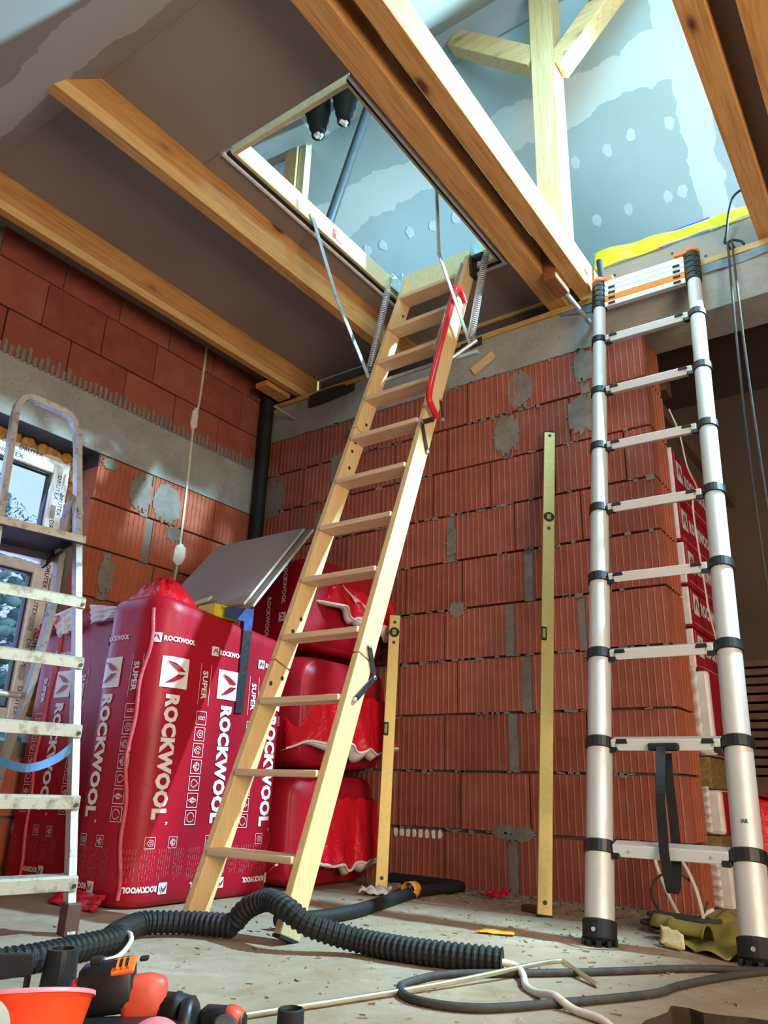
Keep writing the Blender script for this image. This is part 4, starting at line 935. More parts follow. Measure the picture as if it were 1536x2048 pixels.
upright_pack('insulation_pack', 'dark red upright insulation pack half hidden behind the plasterboard off-cuts', -3.30, -2.865, 2.235, 2.50, 1.24, .05, 0, cols=(-.20,), group='upright insulation packs')
def skirt(parent, x, y0, y1, ztop, zbot, flare, seed, amp=.02, lift=None):
    r_ = random.Random(seed); ph = [r_.uniform(0, 6) for _ in range(5)]
    def bot(a): return zbot+.014*math.sin(a*9+ph[0])+.008*math.sin(a*27+ph[1])+(lift(a) if lift else 0)
    def fn(a, b):
        # a: along the U-shaped wrap (left side, end, right side); b: down
        y = y0-.035+(y1-y0+.07)*a; edge_ = abs(a-.5)*2; xx = x+.06-.16*max(0, edge_-.72)/.28
        zt = ztop-.05*edge_**4
        f_ = flare*(b**1.5); fold = amp*b*(math.sin(a*26+ph[2])+.6*math.sin(a*53+ph[3]))
        return V((xx+f_+fold*.6, y+(a-.5)*f_*.9, zt+(bot(a)-zt)*b+.006*math.sin(a*41+b*5)))
    mb = MB(); mb.grid(fn, 60, 16); o = part(mb, 'film_skirt', M['film_loose'], parent, smooth=True, solid=.002)
    mb = MB(); mb.grid(lambda a, b: fn(a, 1)+V((-.004-.03*b, 0, -.004-.040*b*(.55+.45*math.sin(a*7+ph[4])))), 60, 2); part(mb, 'film_edge', M['whitefilm'], o, smooth=True, solid=.002)
    mb = MB(); mb.sweep([fn(i/60, 1)+V((.002, 0, 0)) for i in range(61)], [(-.003, -.004), (.003, -.004), (.003, .004), (-.003, .004)]); part(mb, 'film_edge', M['lettering'], o)
    return o
skirt(S1, -2.285, 2.60, 3.14, .36, .10, .05, 1, .012)
skirt(S2_, -2.24, 2.56, 3.16, .80, .57, .05, 2, .014)
skirt(S3, -2.27, 2.62, 3.17, 1.30, 1.12, .05, 3, .016, lift=lambda a: .08*(1-a)-.03*a)
flap(S3, (-2.20, 2.72, 1.30), (-2.19, 2.98, 1.20), (-2.17, 3.0, 1.10), (-2.17, 2.95, 1.13), 'whitefilm', .015, 11)
flap(S3, (-2.23, 3.12, 1.38), (-2.22, 3.185, 1.28), (-2.20, 3.19, .98), (-2.19, 3.10, 1.02), 'film_loose', .02, 12)

# plasterboard off-cuts leaning on the packs
u_ = (V((-2.22, 2.519, 1.50))-V((-2.22, 2.18, 1.072))); 
for i, (x0, x1, off, lab, ext) in enumerate(((-2.85, -2.222, .0, 'larger grey plasterboard off-cut, lower of two leaning on the pack stack', 0), (-2.84, -2.262, .0165, 'grey plasterboard off-cut, upper of two leaning on the pack stack', -.01))):
    nn = V((0, -u_.z, u_.y)).normalized(); p0 = V((0, 2.18, 1.085))+nn*off; p1 = p0+u_*(1.0+ext)
    o = thing('plasterboard_sheet', lab, 'plasterboard', (-2.5, 2.2, 1.08), 'plasterboard off-cuts')
    mb = MB(); mb.obox(V(((x0+x1)/2, 0, 0))+(p0+p1)/2+nn*.006, V(((x1-x0)/2, 0, 0)), (p1-p0)/2, nn*.0058); part(mb, 'board', M['board'], o)
    mb = MB(); mb.obox(V((x1+.0005, 0, 0))+(p0+p1)/2+nn*.006, V((.001, 0, 0)), (p1-p0)/2, nn*.0052); part(mb, 'cut_edge', M['plaster'], o)
mb = MB(); mb.obox((-2.56, 2.165, 1.135), (.085, 0, .012), (0, .012, .012), (0, -.002, .003)); solo(mb, 'wood_stick', M['framewood'], 'thin white wooden stick lying on the plasterboard off-cuts', 'stick')
sb = thing('blade_box', 'small yellow cardboard box of blades on top of the upright pack', 'box', (-2.36, 2.13, 1.04))
mb = MB(); mb.box(-2.42, 2.06, 1.035, -2.318, 2.20, 1.088); part(mb, 'box', M['yellowcard'], sb, bevel=.002)
fs_ = flatframe((-2.3170, 2.06, 1.035), (0, 1, 0), (0, 0, 1)); mb = MB(); mb.add([fs_(.085, .006), fs_(.13, .006), fs_(.13, .034), fs_(.085, .034)], [(0, 1, 2, 3)], 1)
lettering(mb, 'STANLEY', lambda a, b: fs_(a, b)+V((.0004, 0, 0)), .03, .037, .05, .010, 0, .02)
for q in range(9): mb.add([p+V((.0006, 0, 0)) for p in (fs_(.088+.0045*q, .012), fs_(.090+.0045*q+.001*(q % 2), .012), fs_(.090+.0045*q+.001*(q % 2), .031), fs_(.088+.0045*q, .031))], [(0, 1, 2, 3)], 0)
part(mb, 'label_print', [M['ink'], M['lettering']], sb)
sq = thing('carpenter_square', 'worn blue steel carpenter square hooked over the upright pack', 'square', (-2.285, 2.2, .67))
mb = MB(); mb.poly([(-2.284, 2.245, 1.098), (-2.284, 2.09, 1.075), (-2.284, 2.09, 1.035), (-2.284, 2.195, 1.035), (-2.284, 2.190, .668), (-2.284, 2.232, .672)], (-.003, 0, 0)); part(mb, 'blade', M['bluesteel'], sq)
mb = MB(); mb.poly([(-2.2825, 2.243, 1.0), (-2.2825, 2.196, 1.0), (-2.2825, 2.190, .668), (-2.2825, 2.232, .672)], (-.001, 0, 0)); part(mb, 'bare_arm', M['darksteel'], sq)

# ================================================================== SPIRIT LEVELS
def level(label, p0, p1, wd, th, vials, facing):
    p0, p1 = V(p0), V(p1); d = (p1-p0).normalized(); f = V(facing); f = (f-d*f.dot(d)).normalized(); s_ = d.cross(f); L = (p1-p0).length
    o = thing('spirit_level', label, 'spirit level', p0, 'spirit levels')
    mb = MB(); mb.obox((p0+p1)/2, (p1-p0)/2, s_*wd/2, f*th/2); part(mb, 'profile', M['gold'], o, bevel=.002)
    for e, q in ((p0, 1), (p1, -1)):
        mb = MB(); mb.obox(e-d*.002*q, d*.003, s_*(wd/2+.001), f*(th/2+.001)); part(mb, 'end_cap', M['rubber'], o)
    for pos, kind in vials:
        c = p0+d*pos+f*(th/2)
        if kind == 'o':
            mb = MB(); mb.lathe([(.024, 0), (.024, .003), (.017, .003), (.017, .001)], c, f, 22); v = part(mb, 'vial_ring', M['rubber'], o)
            mb = MB(); mb.obox(c+f*.002, d*.013, s_*.009, f*.002); part(mb, 'vial', M['vial'], v, bevel=.001)
        elif kind == 'u':
            c2 = c-s_*0+(-s_ if s_.x > 0 else s_)*(wd/2-.010)
            mb = MB(); mb.obox(c2+f*.001, d*.030, s_*.012, f*.003); v = part(mb, 'vial_housing', M['rubber'], o, bevel=.004)
            mb = MB(); mb.obox(c2+f*.0035, d*.020, s_*.006, f*.002); part(mb, 'vial', M['vial'], v)
        else:
            mb = MB(); mb.lathe([(.008, 0), (.008, .0015), (.003, .0015)], c, f, 12); part(mb, 'hole', M['ink'], o)
    return o
level('long gold spirit level leaning upright against the brick wall', (-1.262, 2.775, .004), (-1.334, 3.196, 2.062), .052, .024, [(.04, 'h'), (2.08, 'h'), (1.62, 'o'), (1.56, 'h'), (1.05, 'u')], (.55, -.83, 0))
level('shorter gold spirit level leaning against the red pack stack', (-2.058, 2.905, .004), (-2.10, 3.016, 1.20), .052, .024, [(.045, 'h'), (1.165, 'h'), (1.115, 'o'), (1.065, 'h'), (.66, 'u')], (.62, -.78, 0))

# ================================================================== PACKS IN THE NEIGHBOURING ROOM
def room_pack(label, z0, z1, kind, x1=-.815, y0=3.50, y1=4.15, dx=0):
    o = thing('insulation_pack', label, 'insulation pack', (x1-.3, (y0+y1)/2, z0), 'packs stacked in the neighbouring room')
    x1 += dx
    mb = MB(); mb.box(x1-.6, y0, z0, x1, y1, z1-.004)
    mat = {'red': 'film', 'white': 'whitefilm', 'wool': 'wool'}[kind]
    part(mb, 'wrapped_body' if kind != 'wool' else 'wool_slab', M[mat], o, bevel=.015 if kind != 'wool' else .006)
    if kind == 'red':
        mb = MB(); mb.grid(lambda a, b: V((x1-.06+a*.06, y0-.004-.004*math.sin(b*40+a*9), z0+.01+(z1-z0-.02)*b)), 6, 16); part(mb, 'white_end', M['whitefilm'], o, smooth=True, solid=.002)
        fn = flatframe((x1+.0015, 0, 0), (0, 1, 0), (0, 0, 1)); fm = flatframe((x1+.003, 0, 0), (0, 1, 0), (0, 0, 1)); h = z1-z0
        mb = MB(); emblem(mb, fn, y0+.10, z0+h*.60, min(.10, h*.5), 0, fm); part(mb, 'printed_emblem', [M['lettering'], M['film']], o)
        mb = MB(); lettering(mb, 'ROCKWOOL', fn, y0+.18, z0+h*.42, .40, min(.065, h*.34), 0, .055); part(mb, 'printed_word', M['lettering'], o)
        mb = MB(); lettering(mb, 'ROCKWOOL', fn, y0+.02, z0+h*.92, h*.5, .012, -1, .03); part(mb, 'printed_word', M['lettering'], o)
        mb = MB(); mb.add([fn(y0+.04, z0+h*.12), fn(y0+.62, z0+h*.12), fn(y0+.62, z0+h*.13), fn(y0+.04, z0+h*.13)], [(0, 1, 2, 3)]); part(mb, 'printed_line', M['lettering'], o)
    if kind == 'white':
        mb = MB(); mb.box(x1-.09, y0+.02, z0+.004, x1+.003, y1, z1-.01); part(mb, 'red_side', M['film'], o, bevel=.006)
        mb = MB(); mb.grid(lambda a, b: V((x1-.33+a*.29, y0-.012-.010*math.sin(b*34+a*6)*(.4+a)-.01*math.sin(a*14), z0+.004+(z1-z0-.008)*b+.012*math.sin(a*8)*b)), 16, 18); part(mb, 'wrinkled_end', M['whitefilm'], o, smooth=True, solid=.002)
    return o
for z0, z1, kd, dx, lab in ((0, .19, 'white', .03, 'lowest white-ended pack on the floor beyond the wall end'), (.19, .27, 'wool', .0, 'thin bare brown wool slab just above the lowest white-ended pack'), (.27, .445, 'white', .02, 'white-ended pack squeezed between two bare wool slabs'),
                            (.445, .575, 'wool', -.01, 'thick bare brown wool slab under the large white-ended pack'), (.575, .93, 'white', .02, 'large white-ended pack in the middle of the stack beyond the wall'), (.93, 1.12, 'red', -.02, 'red pack directly above the large white-ended pack'),
                            (1.12, 1.31, 'red', -.02, 'second red pack above the large white-ended pack'), (1.31, 1.52, 'red', -.02, 'third red pack above the large white-ended pack'), (1.52, 1.73, 'red', -.03, 'second red pack from the top of the stack beyond the wall'), (1.73, 2.0, 'red', -.03, 'topmost red pack of the stack beyond the wall end')):
    room_pack(lab, z0, z1, kd, dx=dx)
mb = MB(); mb.sweep(smoothpath([(-.84, 3.52, 2.20), (-.80, 3.50, 2.05), (-.795, 3.56, 1.90), (-.79, 3.68, 1.84), (-.79, 3.70, 1.80), (-.79, 3.58, 1.74), (-.79, 3.56, 1.6), (-.79, 3.62, 1.3), (-.785, 3.62, 1.2), (-.78, 3.74, 1.0), (-.78, 3.86, .9)]), [(-.006, -.003), (.006, -.003), (.006, .003), (-.006, .003)], up=(1, 0, 0)); solo(mb, 'loose_cable', M['cablewhite'], 'white cable dangling in front of the red packs beyond the wall', 'cable')
mb = MB(); mb.box(-1.35, 3.49, 2.30, -.84, 3.60, 2.38); mb.bar((-.95, 3.55, 2.34), (-.80, 4.6, 2.05), .04, .06); solo(mb, 'scaffold_timber', M['bark'], 'dark timbers under the neighbouring ceiling above the packs', 'timber')
o = thing('batten_stack', 'stack of dark battens in the gloom at the right edge', 'timber stack', (-.65, 4.3, 0), None)
for q in range(13):
    mb = MB(); mb.box(-.78+rnd.uniform(-.01, .01), 4.12, .52+.042*q, -.10, 4.60, .52+.042*q+.030); part(mb, 'batten', M['bark'], o, bevel=.003)
mb = MB(); mb.box(-.78, 4.14, 0, -.1, 4.6, .51); part(mb, 'base_block', M['bark'], o)
o = thing('loose_red_film', 'heap of loose red pack film at the right edge beyond the opening', 'film', (-.55, 3.85, 0))
for i, (p0, p1, p2, p3) in enumerate((((-.72, 3.62, .42), (-.42, 3.66, .36), (-.36, 3.58, .02), (-.74, 3.52, .02)), ((-.70, 3.66, .43), (-.45, 3.68, .40), (-.40, 3.98, .30), (-.72, 3.98, .32)), ((-.44, 3.64, .38), (-.30, 3.9, .25), (-.16, 3.85, .01), (-.28, 3.55, .01)))):
    flap(o, p0, p1, p2, p3, 'film_loose', .03, 30+i, 'crumpled_film', .018)
flap(o, (-.60, 3.56, .20), (-.48, 3.56, .22), (-.46, 3.52, .06), (-.58, 3.50, .05), 'whitefilm', .01, 40)

# ================================================================== THINGS ON THE FLOOR
def hose(name, label, pts, r, ribs=True, z=None, mat='rubber', seg=14, cat='hose', parent=None):
    P = smoothpath(pts, 10); mb = MB()
    if ribs:
        L = [0]
        for a, b in zip(P[:-1], P[1:]): L.append(L[-1]+(b-a).length)
        step = .0042; Q = []; R = []; j = 0; n = int(L[-1]/step)
        for i in range(n+1):
            d = i*step
            while j < len(L)-2 and L[j+1] < d: j += 1
            t_ = (d-L[j])/max(1e-6, L[j+1]-L[j]); Q.append(P[j].lerp(P[j+1], min(t_, 1))); R.append(r*(1.0 if (i//2) % 2 else .86))
        mb.tube(Q, R, seg)
    else: mb.tube(P, r, seg)
    return solo(mb, name, M[mat], label, cat, smooth=not ribs)
Z = lambda l, z: [(x, y, z) for x, y in l]
hose('corrugated_hose', 'black corrugated hose running out of the left edge to the loft ladder feet', [(-1.80, .86, .03), (-1.735, 1.08, .03), (-1.75, 1.22, .03), (-1.775, 1.37, .032), (-1.80, 1.40, .034)], .030)
hose('corrugated_hose', 'black corrugated hose bent over the loft ladder feet in the middle of the floor', [(-1.80, 1.375, .03), (-1.865, 1.46, .032), (-1.90, 1.555, .036), (-1.84, 1.65, .034), (-1.76, 1.69, .034), (-1.70, 1.712, .034)], .031)
hose('corrugated_hose', 'black corrugated hose crossing the floor from the ladder feet towards the right', [(-1.715, 1.715, .038), (-1.675, 1.722, .080), (-1.60, 1.725, .108), (-1.51, 1.700, .098), (-1.44, 1.72, .064), (-1.33, 1.79, .034), (-1.20, 1.80, .030), (-1.08, 1.82, .030), (-.955, 1.86, .029)], .030)
hose('smooth_conduit', 'smooth black conduit looping back along the foot of the brick wall', [(-1.72, 1.90, .030), (-1.70, 2.06, .022), (-1.70, 2.257, .022), (-1.765, 2.528, .022), (-1.84, 2.87, .022), (-1.80, 3.08, .022), (-1.825, 3.16, .022), (-1.93, 3.18, .022), (-2.12, 3.185, .022), (-2.2, 3.18, .022)], .021, False, cat='conduit')
CAB = [(-.467, 2.327), (-.604, 2.231), (-.778, 2.013), (-.896, 1.878), (-1.029, 1.736), (-1.054, 1.628), (-1.042, 1.551), (-.963, 1.489), (-.843, 1.517), (-.746, 1.65), (-.617, 1.875), (-.585, 2.02), (-.50, 2.25), (-.38, 2.42), (-.1, 2.6), (.9, 2.75)]
hose('extension_cable', 'dusty dark cable lying in a long loop across the right foreground', Z([(1.0, 3.0), (.2, 2.85), (-.25, 2.55)]+CAB, .009), .0085, False, mat='cablegrey', seg=8, cat='cable')
hose('white_cable', 'white cable emerging from the corrugated hose end beside the metal rod', [(-.985, 1.845, .03), (-.93, 1.87, .02), (-.89, 1.83, .012), (-.85, 1.76, .008), (-.804, 1.717, .008), (-.743, 1.668, .02), (-.69, 1.643, .008), (-.63, 1.616, .008), (-.59, 1.59, .0)], .008, False, mat='cablewhite', seg=8, cat='cable')
hose('white_cable', 'short white cable end at the kink of the corrugated hose on the left', [(-1.80, 1.40, .035), (-1.755, 1.395, .045), (-1.715, 1.37, .035), (-1.70, 1.33, .012), (-1.70, 1.29, .006)], .006, False, mat='cablewhite', seg=8, cat='cable')
hose('metal_rod', 'long thin pale metal rod with a hooked end lying across the foreground', [(-1.16, 1.13, .007), (-1.129, 1.218, .007), (-1.0, 1.60, .010), (-.90, 1.90, .022), (-.872, 1.985, .022), (-.855, 1.99, .02), (-.80, 1.945, .012), (-.735, 1.888, .006)], .0058, False, mat='brass', seg=10, cat='rod')
def coil(label, c, r, n, mat, rr, seed, squash=.7, tilt=(0, 0, 1), name='cable_coil'):
    r_ = random.Random(seed); pts = []; c = V(c); tz_ = V(tilt).normalized(); u = V((1, 0, 0)); u = (u-tz_*u.dot(tz_)).normalized(); v = tz_.cross(u)
    for i in range(n*14+1):
        a = 2*PI*i/14; q = r*(1+.16*math.sin(a*.37+seed)+.05*math.sin(a*1.3)); pts.append(c+u*q*math.cos(a)+v*q*squash*math.sin(a)+tz_*(rr*1.9*(i/14)*.55+.006*math.sin(a*.7)))
    lo = min(p.z for p in pts)
    if lo < rr: pts = [p+V((0, 0, rr-lo)) for p in pts]
    mb = MB(); mb.tube(pts, rr, 7); return solo(mb, name, M[mat], label, 'cable', smooth=True)
coil('dusty black cable coil on the floor at the wall end', (-.80, 2.80, .008), .105, 5, 'cablegrey', .0075, 2)
coil('thin black cable loop standing up from the coil at the wall end', (-.86, 2.97, .09), .085, 1, 'cablegrey', .0045, 5, .9, (.3, -.9, .4))
hose('flat_white_cable', 'flat white cable bent into a tall loop at the wall end', [(-.74, 2.84, .03), (-.79, 2.96, .12), (-.86, 3.06, .20), (-.93, 3.10, .215), (-.96, 3.10, .19), (-.92, 3.06, .10), (-.86, 3.0, .02), (-.83, 3.02, .012), (-.78, 3.12, .04)], .007, False, mat='cablewhite', seg=8, cat='cable')
def sheet(name, label, cat, pts, mat, seed, amp=.015, n=18):
    r_ = random.Random(seed); p = [r_.uniform(0, 6) for _ in range(4)]; A, B, C_, D_ = [V(q) for q in pts]
    def fn(a, b):
        q = (A*(1-a)+B*a)*(1-b)+(D_*(1-a)+C_*a)*b
        return q+V((0, 0, .004+abs(amp*(math.sin(a*9+p[0]+b*3)+.6*math.sin(b*13+p[1]+a*5)))))
    mb = MB(); mb.grid(fn, n, n); return solo(mb, name, M[mat], label, cat, solid=.002, smooth=True)
sheet('foil_scrap', 'crumpled olive foil scrap lying behind the right foot of the aluminium ladder', 'foil', [(-.80, 2.55, .0), (-.575, 2.41, 0), (-.47, 2.75, .03), (-.70, 2.93, .05)], 'olivefoil', 3, .009)
mb = MB(); mb.grid(lambda a, b: V((-.845+.02*math.sin(b*9)+a*.02, 2.66-.035*math.cos(a*5.2)+b*.0, .036+.030*math.sin(a*5.2)))+V((.17*b, -.10*b, -.004*b)), 14, 10); solo(mb, 'foil_roll', M['olivefoil'], 'curled end of olive foil in front of the cable coil', 'foil', solid=.002, smooth=True)
sheet('paper_scrap', 'small torn beige paper scrap in front of the olive foil', 'paper', [(-.78, 2.50, 0), (-.70, 2.46, 0), (-.715, 2.51, .03), (-.79, 2.55, .045)], 'beige', 4, .006, 8)
o = thing('tape_roll', 'curled loop of orange tape on the floor by the short spirit level', 'tape', (-1.86, 2.76, 0))
mb = MB(); mb.grid(lambda a, b: V((-1.835+.030*math.cos(a*2*PI), 2.775+b*.05-.01*a, .032+.030*math.sin(a*2*PI))), 24, 4); part(mb, 'loop', M['tape'], o, solid=.002, smooth=True)
mb = MB(); mb.grid(lambda a, b: V((-1.95+a*.10, 2.80+b*.05+.03*(1-a), .012+.022*math.sin(a*2.6))), 12, 4); part(mb, 'tail', M['tape'], o, solid=.002, smooth=True)
sheet('film_scrap', 'small scrap of red film on the floor by the wall', 'film', [(-1.66, 3.03, 0), (-1.57, 3.07, 0), (-1.56, 3.12, .02), (-1.65, 3.10, .01)], 'film_loose', 6, .012, 8)
sheet('orange_scrap', 'flat scrap of orange paper on the floor right of the hose', 'paper', [(-1.28, 2.30, 0), (-1.16, 2.33, 0), (-1.18, 2.38, 0), (-1.27, 2.36, 0)], 'tape', 7, .004, 6)
sheet('paper_scrap', 'crumpled pale paper scrap beside the foot of the short spirit level', 'paper', [(-2.05, 2.72, 0), (-1.93, 2.76, 0), (-1.95, 2.83, .01), (-2.06, 2.79, .01)], 'whitefilm', 9, .014, 10)
mb = MB(); mb.obox((-1.325, 2.84, .012), (.05, -.02, 0), (.008, .02, 0), (0, 0, .011)); solo(mb, 'timber_chip', M['bark'], 'dark wood offcut beside the foot of the long spirit level', 'wood', bevel=.003)
mb = MB()
for q in range(7): mb.tube(smoothpath([(-1.225+rnd.uniform(-.01, .01), 3.222, .965+rnd.uniform(-.01, .01)), (-1.20+rnd.uniform(-.02, .02), 3.20, .97+rnd.uniform(-.015, .015)), (-1.165+rnd.uniform(-.02, .02), 3.205, .985+rnd.uniform(-.02, .02))], 3), .003, 5)
solo(mb, 'twine_knot', M['woolpale'], 'tuft of straw-coloured twine poking out of the brick wall', 'twine')
mb = MB(); mb.obox((-1.70, D-.012, 2.585), (.065, 0, .035), (-.012, 0, .022), (0, .004, 0)); solo(mb, 'wood_sliver', M['pine_x'], 'split wood sliver stuck to the ring beam beside the loft ladder', 'wood')
# debris: uncounted chips, dust clumps
mb = MB()
def chip(x, y, s):
    a = rnd.uniform(0, PI); l = s*rnd.uniform(.6, 2.2); w_ = s*rnd.uniform(.15, .55); h = s*rnd.uniform(.08, .4)
    mb.obox((x, y, h/2), (math.cos(a)*l/2, math.sin(a)*l/2, rnd.uniform(0, h*.3)), (-math.sin(a)*w_/2, math.cos(a)*w_/2, 0), (0, 0, h/2))
for i in range(900):
    x = rnd.uniform(-2.2, -.35); y = rnd.uniform(1.25, 3.2)
    if x > -.6 and y < 1.9: continue
    chip(x, y, rnd.choice((.003, .004, .006, .008, .011)))
for i in range(520): chip(rnd.uniform(-2.1, -.9), 3.2-abs(rnd.gauss(0, .16)), rnd.choice((.005, .008, .012, .018)))
for i in range(160): chip(rnd.gauss(-1.15, .2), rnd.gauss(2.55, .2), rnd.choice((.004, .006, .010)))
solo(mb, 'floor_debris', M['chips'], 'scattered wood chips, wool crumbs and dust over the concrete floor', 'debris', kind='stuff')
mb = MB()
for i in range(520):
    x = rnd.uniform(-2.2, -.6); chip(x, 3.215-abs(rnd.gauss(0, .03)), rnd.choice((.012, .02)))
solo(mb, 'wall_foot_dust', M['mortar'], 'crumbs of mortar heaped along the foot of the brick wall', 'debris', kind='stuff')

# ================================================================== FOREGROUND TOOLS (left bottom corner)
o = thing('bucket', 'bright orange plastic tub with pale dusty rim at the lower left corner', 'bucket', (-1.24, .80, 0))
c0 = V((-1.225, .79, .022)); axb = V((-.27, .17, 1)).normalized()
mb = MB(); mb.lathe([(.085, 0), (.103, .062), (.106, .065), (.100, .065), (.082, .004)], c0, axb, 40); part(mb, 'tub', M['brightorange'], o, smooth=True)
mb = MB(); mb.lathe([(.1065, .060), (.1065, .066), (.098, .066), (.098, .060)], c0, axb, 40, cap=False); part(mb, 'rim', M['pink'], o, smooth=True)
o = thing('abrasive_disc', 'pale grey round disc at the very left bottom edge', 'disc', (-1.14, .66, 0))
mb = MB(); mb.lathe([(.062, 0), (.066, .004), (.066, .008), (.012, .008)], (-1.155, .655, .070), (.35, -.35, .7), 36); part(mb, 'disc', plain('dusty_disc', (176, 168, 152), .8), o)
mb = MB(); mb.lathe([(.02, -.07), (.02, 0)], (-1.155, .655, .07), (0, 0, 1), 12); part(mb, 'stem', M['rubber'], o)
o = thing('tool_stand', 'black moulded plastic tool rack with a hollow post behind the orange tub', 'tool rack', (-1.56, 1.0, 0))
mb = MB(); mb.lathe([(.036, 0), (.029, .088), (.022, .088), (.022, .04)], (-1.505, 1.04, 0), (0, 0, 1), 20); part(mb, 'post', M['black'], o, bevel=0)
mb = MB(); mb.obox((-1.635, .885, .060), (.095, .118, 0), (-.008, .006, 0), (0, 0, .020)); part(mb, 'rail', M['black'], o, bevel=.003)
for q in range(3):
    mb = MB(); p = V((-1.54-.055*q, .995-.066*q, 0)); mb.box(p.x-.005, p.y-.004, 0, p.x+.005, p.y+.004, .045); part(mb, 'tine', M['black'], o)
o = thing('cordless_tool', 'black and coral cordless power tool with an orange battery latch', 'power tool', (-1.25, 1.02, 0))
def ell(c, ax_, u, v, rad, prof, seg=20):
    mb = MB(); c = V(c); ax_ = V(ax_).normalized(); u = V(u); u = (u-ax_*u.dot(ax_)).normalized(); w_ = ax_.cross(u); vs_ = []
    for h, k in prof: vs_ += [c+ax_*h+(u*math.copysign(abs(math.cos(2*PI*j/seg))**.6, math.cos(2*PI*j/seg))*rad[0]+w_*math.copysign(abs(math.sin(2*PI*j/seg))**.6, math.sin(2*PI*j/seg))*rad[1])*k for j in range(seg)]
    n = len(prof); mb.add(vs_, [(i*seg+j, i*seg+(j+1) % seg, (i+1)*seg+(j+1) % seg, (i+1)*seg+j) for i in range(n-1) for j in range(seg)]+[tuple(reversed(range(seg))), tuple(range((n-1)*seg, n*seg))]); return mb
BX = V((.62, .62, .12)).normalized(); UP = V((-.12, -.05, 1))
part(ell((-1.315, .955, .056), BX, UP, 0, (.043, .030), [(0, .75), (.008, .95), (.06, 1), (.085, 1), (.092, .9)]), 'battery', M['black'], o, smooth=True)
part(ell((-1.322, .948, .050), BX, UP, 0, (.026, .020), [(-.004, .8), (.004, 1), (.03, 1)]), 'battery_face', M['coral'], o, smooth=True)
part(ell((-1.262, 1.008, .040), BX, UP, 0, (.038, .030), [(0, .9), (.01, 1), (.045, 1), (.07, .8), (.075, .6)]), 'housing', M['coral'], o, smooth=True)
mb = MB(); mb.obox((-1.252, .992, .098), BX*.020, V((.55, -.55, -.5)).normalized()*.017, V((.35, -.35, .8)).normalized()*.004); lt = part(mb, 'latch', M['orange'], o, bevel=.003)
for q in range(3):
    mb = MB(); mb.obox(V((-1.2498, .9898, .1035))+BX*(.010*(q-1)), BX*.002, V((.55, -.55, -.5)).normalized()*.012, V((.35, -.35, .8)).normalized()*.0015); part(mb, 'latch_rib', M['orange'], lt)
mb = MB(); mb.obox((-1.297, .968, .104), BX*.010, V((.6, -.6, 0))*.012, V((0, 0, .006))); mb.obox((-1.245, 1.03, .106), BX*.008, V((.6, -.6, 0))*.008, V((0, 0, .004))); part(mb, 'rail_lug', M['rubber'], o, bevel=.003)
part(ell((-1.215, 1.055, .028), V((.75, .55, -.05)), UP, 0, (.026, .026), [(0, 1), (.02, 1), (.022, 1.08), (.03, 1.08), (.032, 1), (.05, .9)], 24), 'gear_collar', M['rubber'], o, smooth=True)
mb = MB(); mb.lathe([(.044, -.006), (.046, 0), (.046, .01), (.040, .014)], (-1.165, 1.075, .006), (.75, .5, .1), 28); part(mb, 'guard', M['black'], o, smooth=True)
o = thing('small_power_tool', 'small black and coral power tool lying in front of the metal rod', 'power tool', (-1.12, 1.12, 0))
part(ell((-1.165, 1.105, .012), V((.8, .45, 0)), (0, 0, 1), 0, (.022, .022), [(0, .7), (.008, 1), (.05, 1), (.075, .75), (.082, .4)]), 'housing', M['black'], o, smooth=True)
part(ell((-1.128, 1.125, .014), V((.8, .45, 0)), (0, 0, 1), 0, (.0235, .023), [(0, .5), (.006, .95), (.022, .9), (.035, .6)]), 'grip', M['coral'], o, smooth=True)
mb = MB(); mb.lathe([(.024, .0), (.024, .012), (.018, .02)], (-1.10, 1.10, .004), (.5, -.5, .5), 20); part(mb, 'nose', M['cablegrey'], o, smooth=True)
mb = MB(); mb.grid(lambda a, b: V((-1.095, .945, -.01))+V((math.cos(a*2*PI)*math.sin(b*PI*.5)*.055, math.sin(a*2*PI)*math.sin(b*PI*.5)*.055, .065*math.cos(b*PI*.5))), 24, 10); solo(mb, 'pink_cap', M['pink'], 'rounded pink plastic cap in front of the cordless tool', 'cap', smooth=True)
mb = MB(); mb.lathe([(.022, 0), (.024, .004), (.0235, .034), (.020, .036), (.018, .030), (.018, .01)], (-1.03, 1.19, 0), (0, 0, 1), 22); solo(mb, 'black_socket', M['rubber'], 'short black open cylinder standing in front of the metal rod', 'socket', smooth=False)
mb = MB(); mb.obox((-1.225, .955, .012), (.085, .09, 0), (-.03, .03, 0), (0, 0, .012)); solo(mb, 'black_tray', M['black'], 'low black plastic tray under the cordless tool', 'tray', bevel=.004)

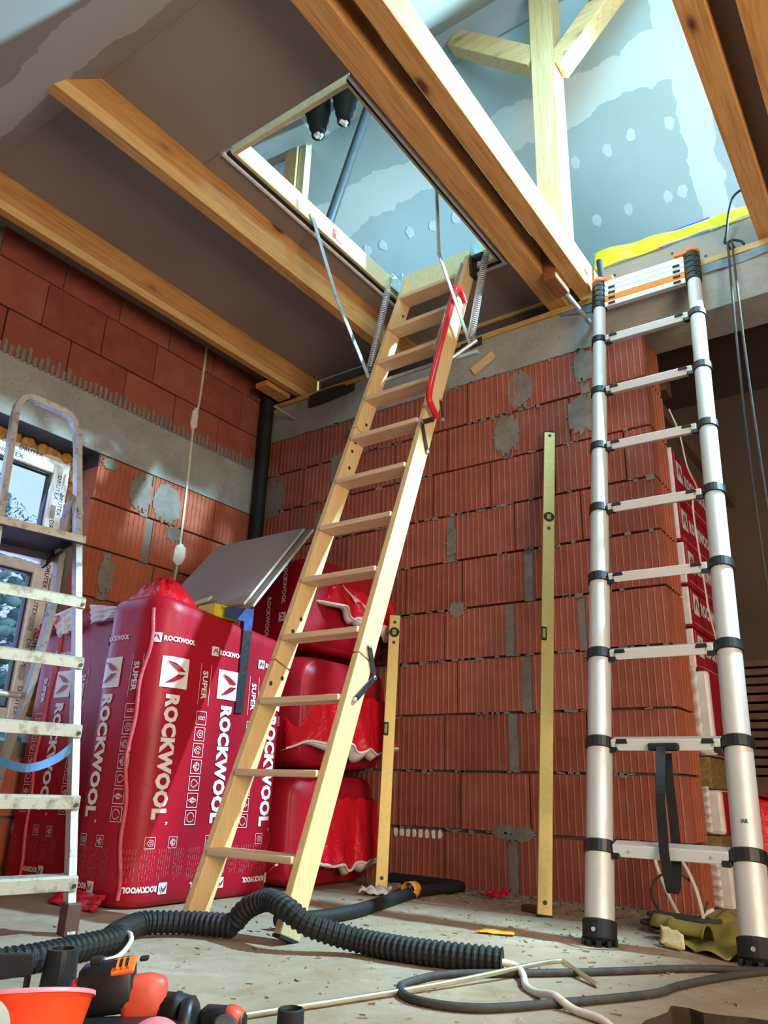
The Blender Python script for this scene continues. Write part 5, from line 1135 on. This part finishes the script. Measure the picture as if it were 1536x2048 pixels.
# ================================================================== OUTSIDE THE WINDOW
mb = MB(); mb.box(-60, -40, -1.2, -3.6, 60, -1.0); solo(mb, 'ground_outside', M['ground'], 'meadow outside the window', kind='structure')
def tree(label, x, y, h, wd, seed):
    r_ = random.Random(seed); o = thing('pine_tree', label, 'tree', (x, y, -1), 'pine trees outside the window')
    mb = MB(); mb.tube([(x, y, -1), (x+.1, y, h*.5), (x, y+.1, h*.96)], [.16, .11, .03], 8); part(mb, 'trunk', M['bark'], o, smooth=True)
    mb = MB()
    for i in range(1300):
        t_ = r_.random()**.8; z = h*(.10+.88*t_); rr = wd*(1-t_)**.75*r_.random()**.7; a = r_.uniform(0, 2*PI); q_ = r_.uniform(.06, .15)*(1.3-t_)
        mb.lathe([(q_*math.sin(PI*k/4)*(1+.4*r_.random())+.002, -q_*.7*math.cos(PI*k/4)) for k in range(5)], (x+rr*math.cos(a), y+rr*math.sin(a), z), (r_.uniform(-.8, .8), r_.uniform(-.8, .8), 1), 6)
    part(mb, 'foliage', M['leaves'], o, smooth=True)
    mb = MB()
    for i in range(11000):
        t_ = r_.random(); z = h*(.12+.88*t_); rr = wd*(1-t_)**.75*(.35+.65*r_.random())*(1+.3*math.sin(z*3+seed)); a = r_.uniform(0, 2*PI)
        c = V((x+rr*math.cos(a), y+rr*math.sin(a), z)); s_ = r_.uniform(.02, .055)
        d = V((r_.uniform(-1, 1), r_.uniform(-1, 1), r_.uniform(-.4, .7))).normalized(); e = d.cross(V((r_.random(), r_.random(), 1))).normalized()
        mb.add([c-d*s_-e*s_*.3, c+d*s_-e*s_*.2, c+d*s_*1.1+e*s_*.3, c-d*s_*.8+e*s_*.35], [(0, 1, 2, 3)])
    part(mb, 'needles', M['leaves'], o)
for i, (x, y, h, wd) in enumerate(((-13.0, 5.6, 6.3, 2.6), (-16.0, 10.4, 6.4, 2.4), (-14.5, .1, 6.0, 2.4), (-10.0, 9.6, 3.4, 1.8))):
    tree(('tallest pine tree outside the window', 'pine tree on the right outside the window', 'pine tree on the left outside the window', 'low young pine in front of the others outside the window')[i], x, y, h, wd, i+1)
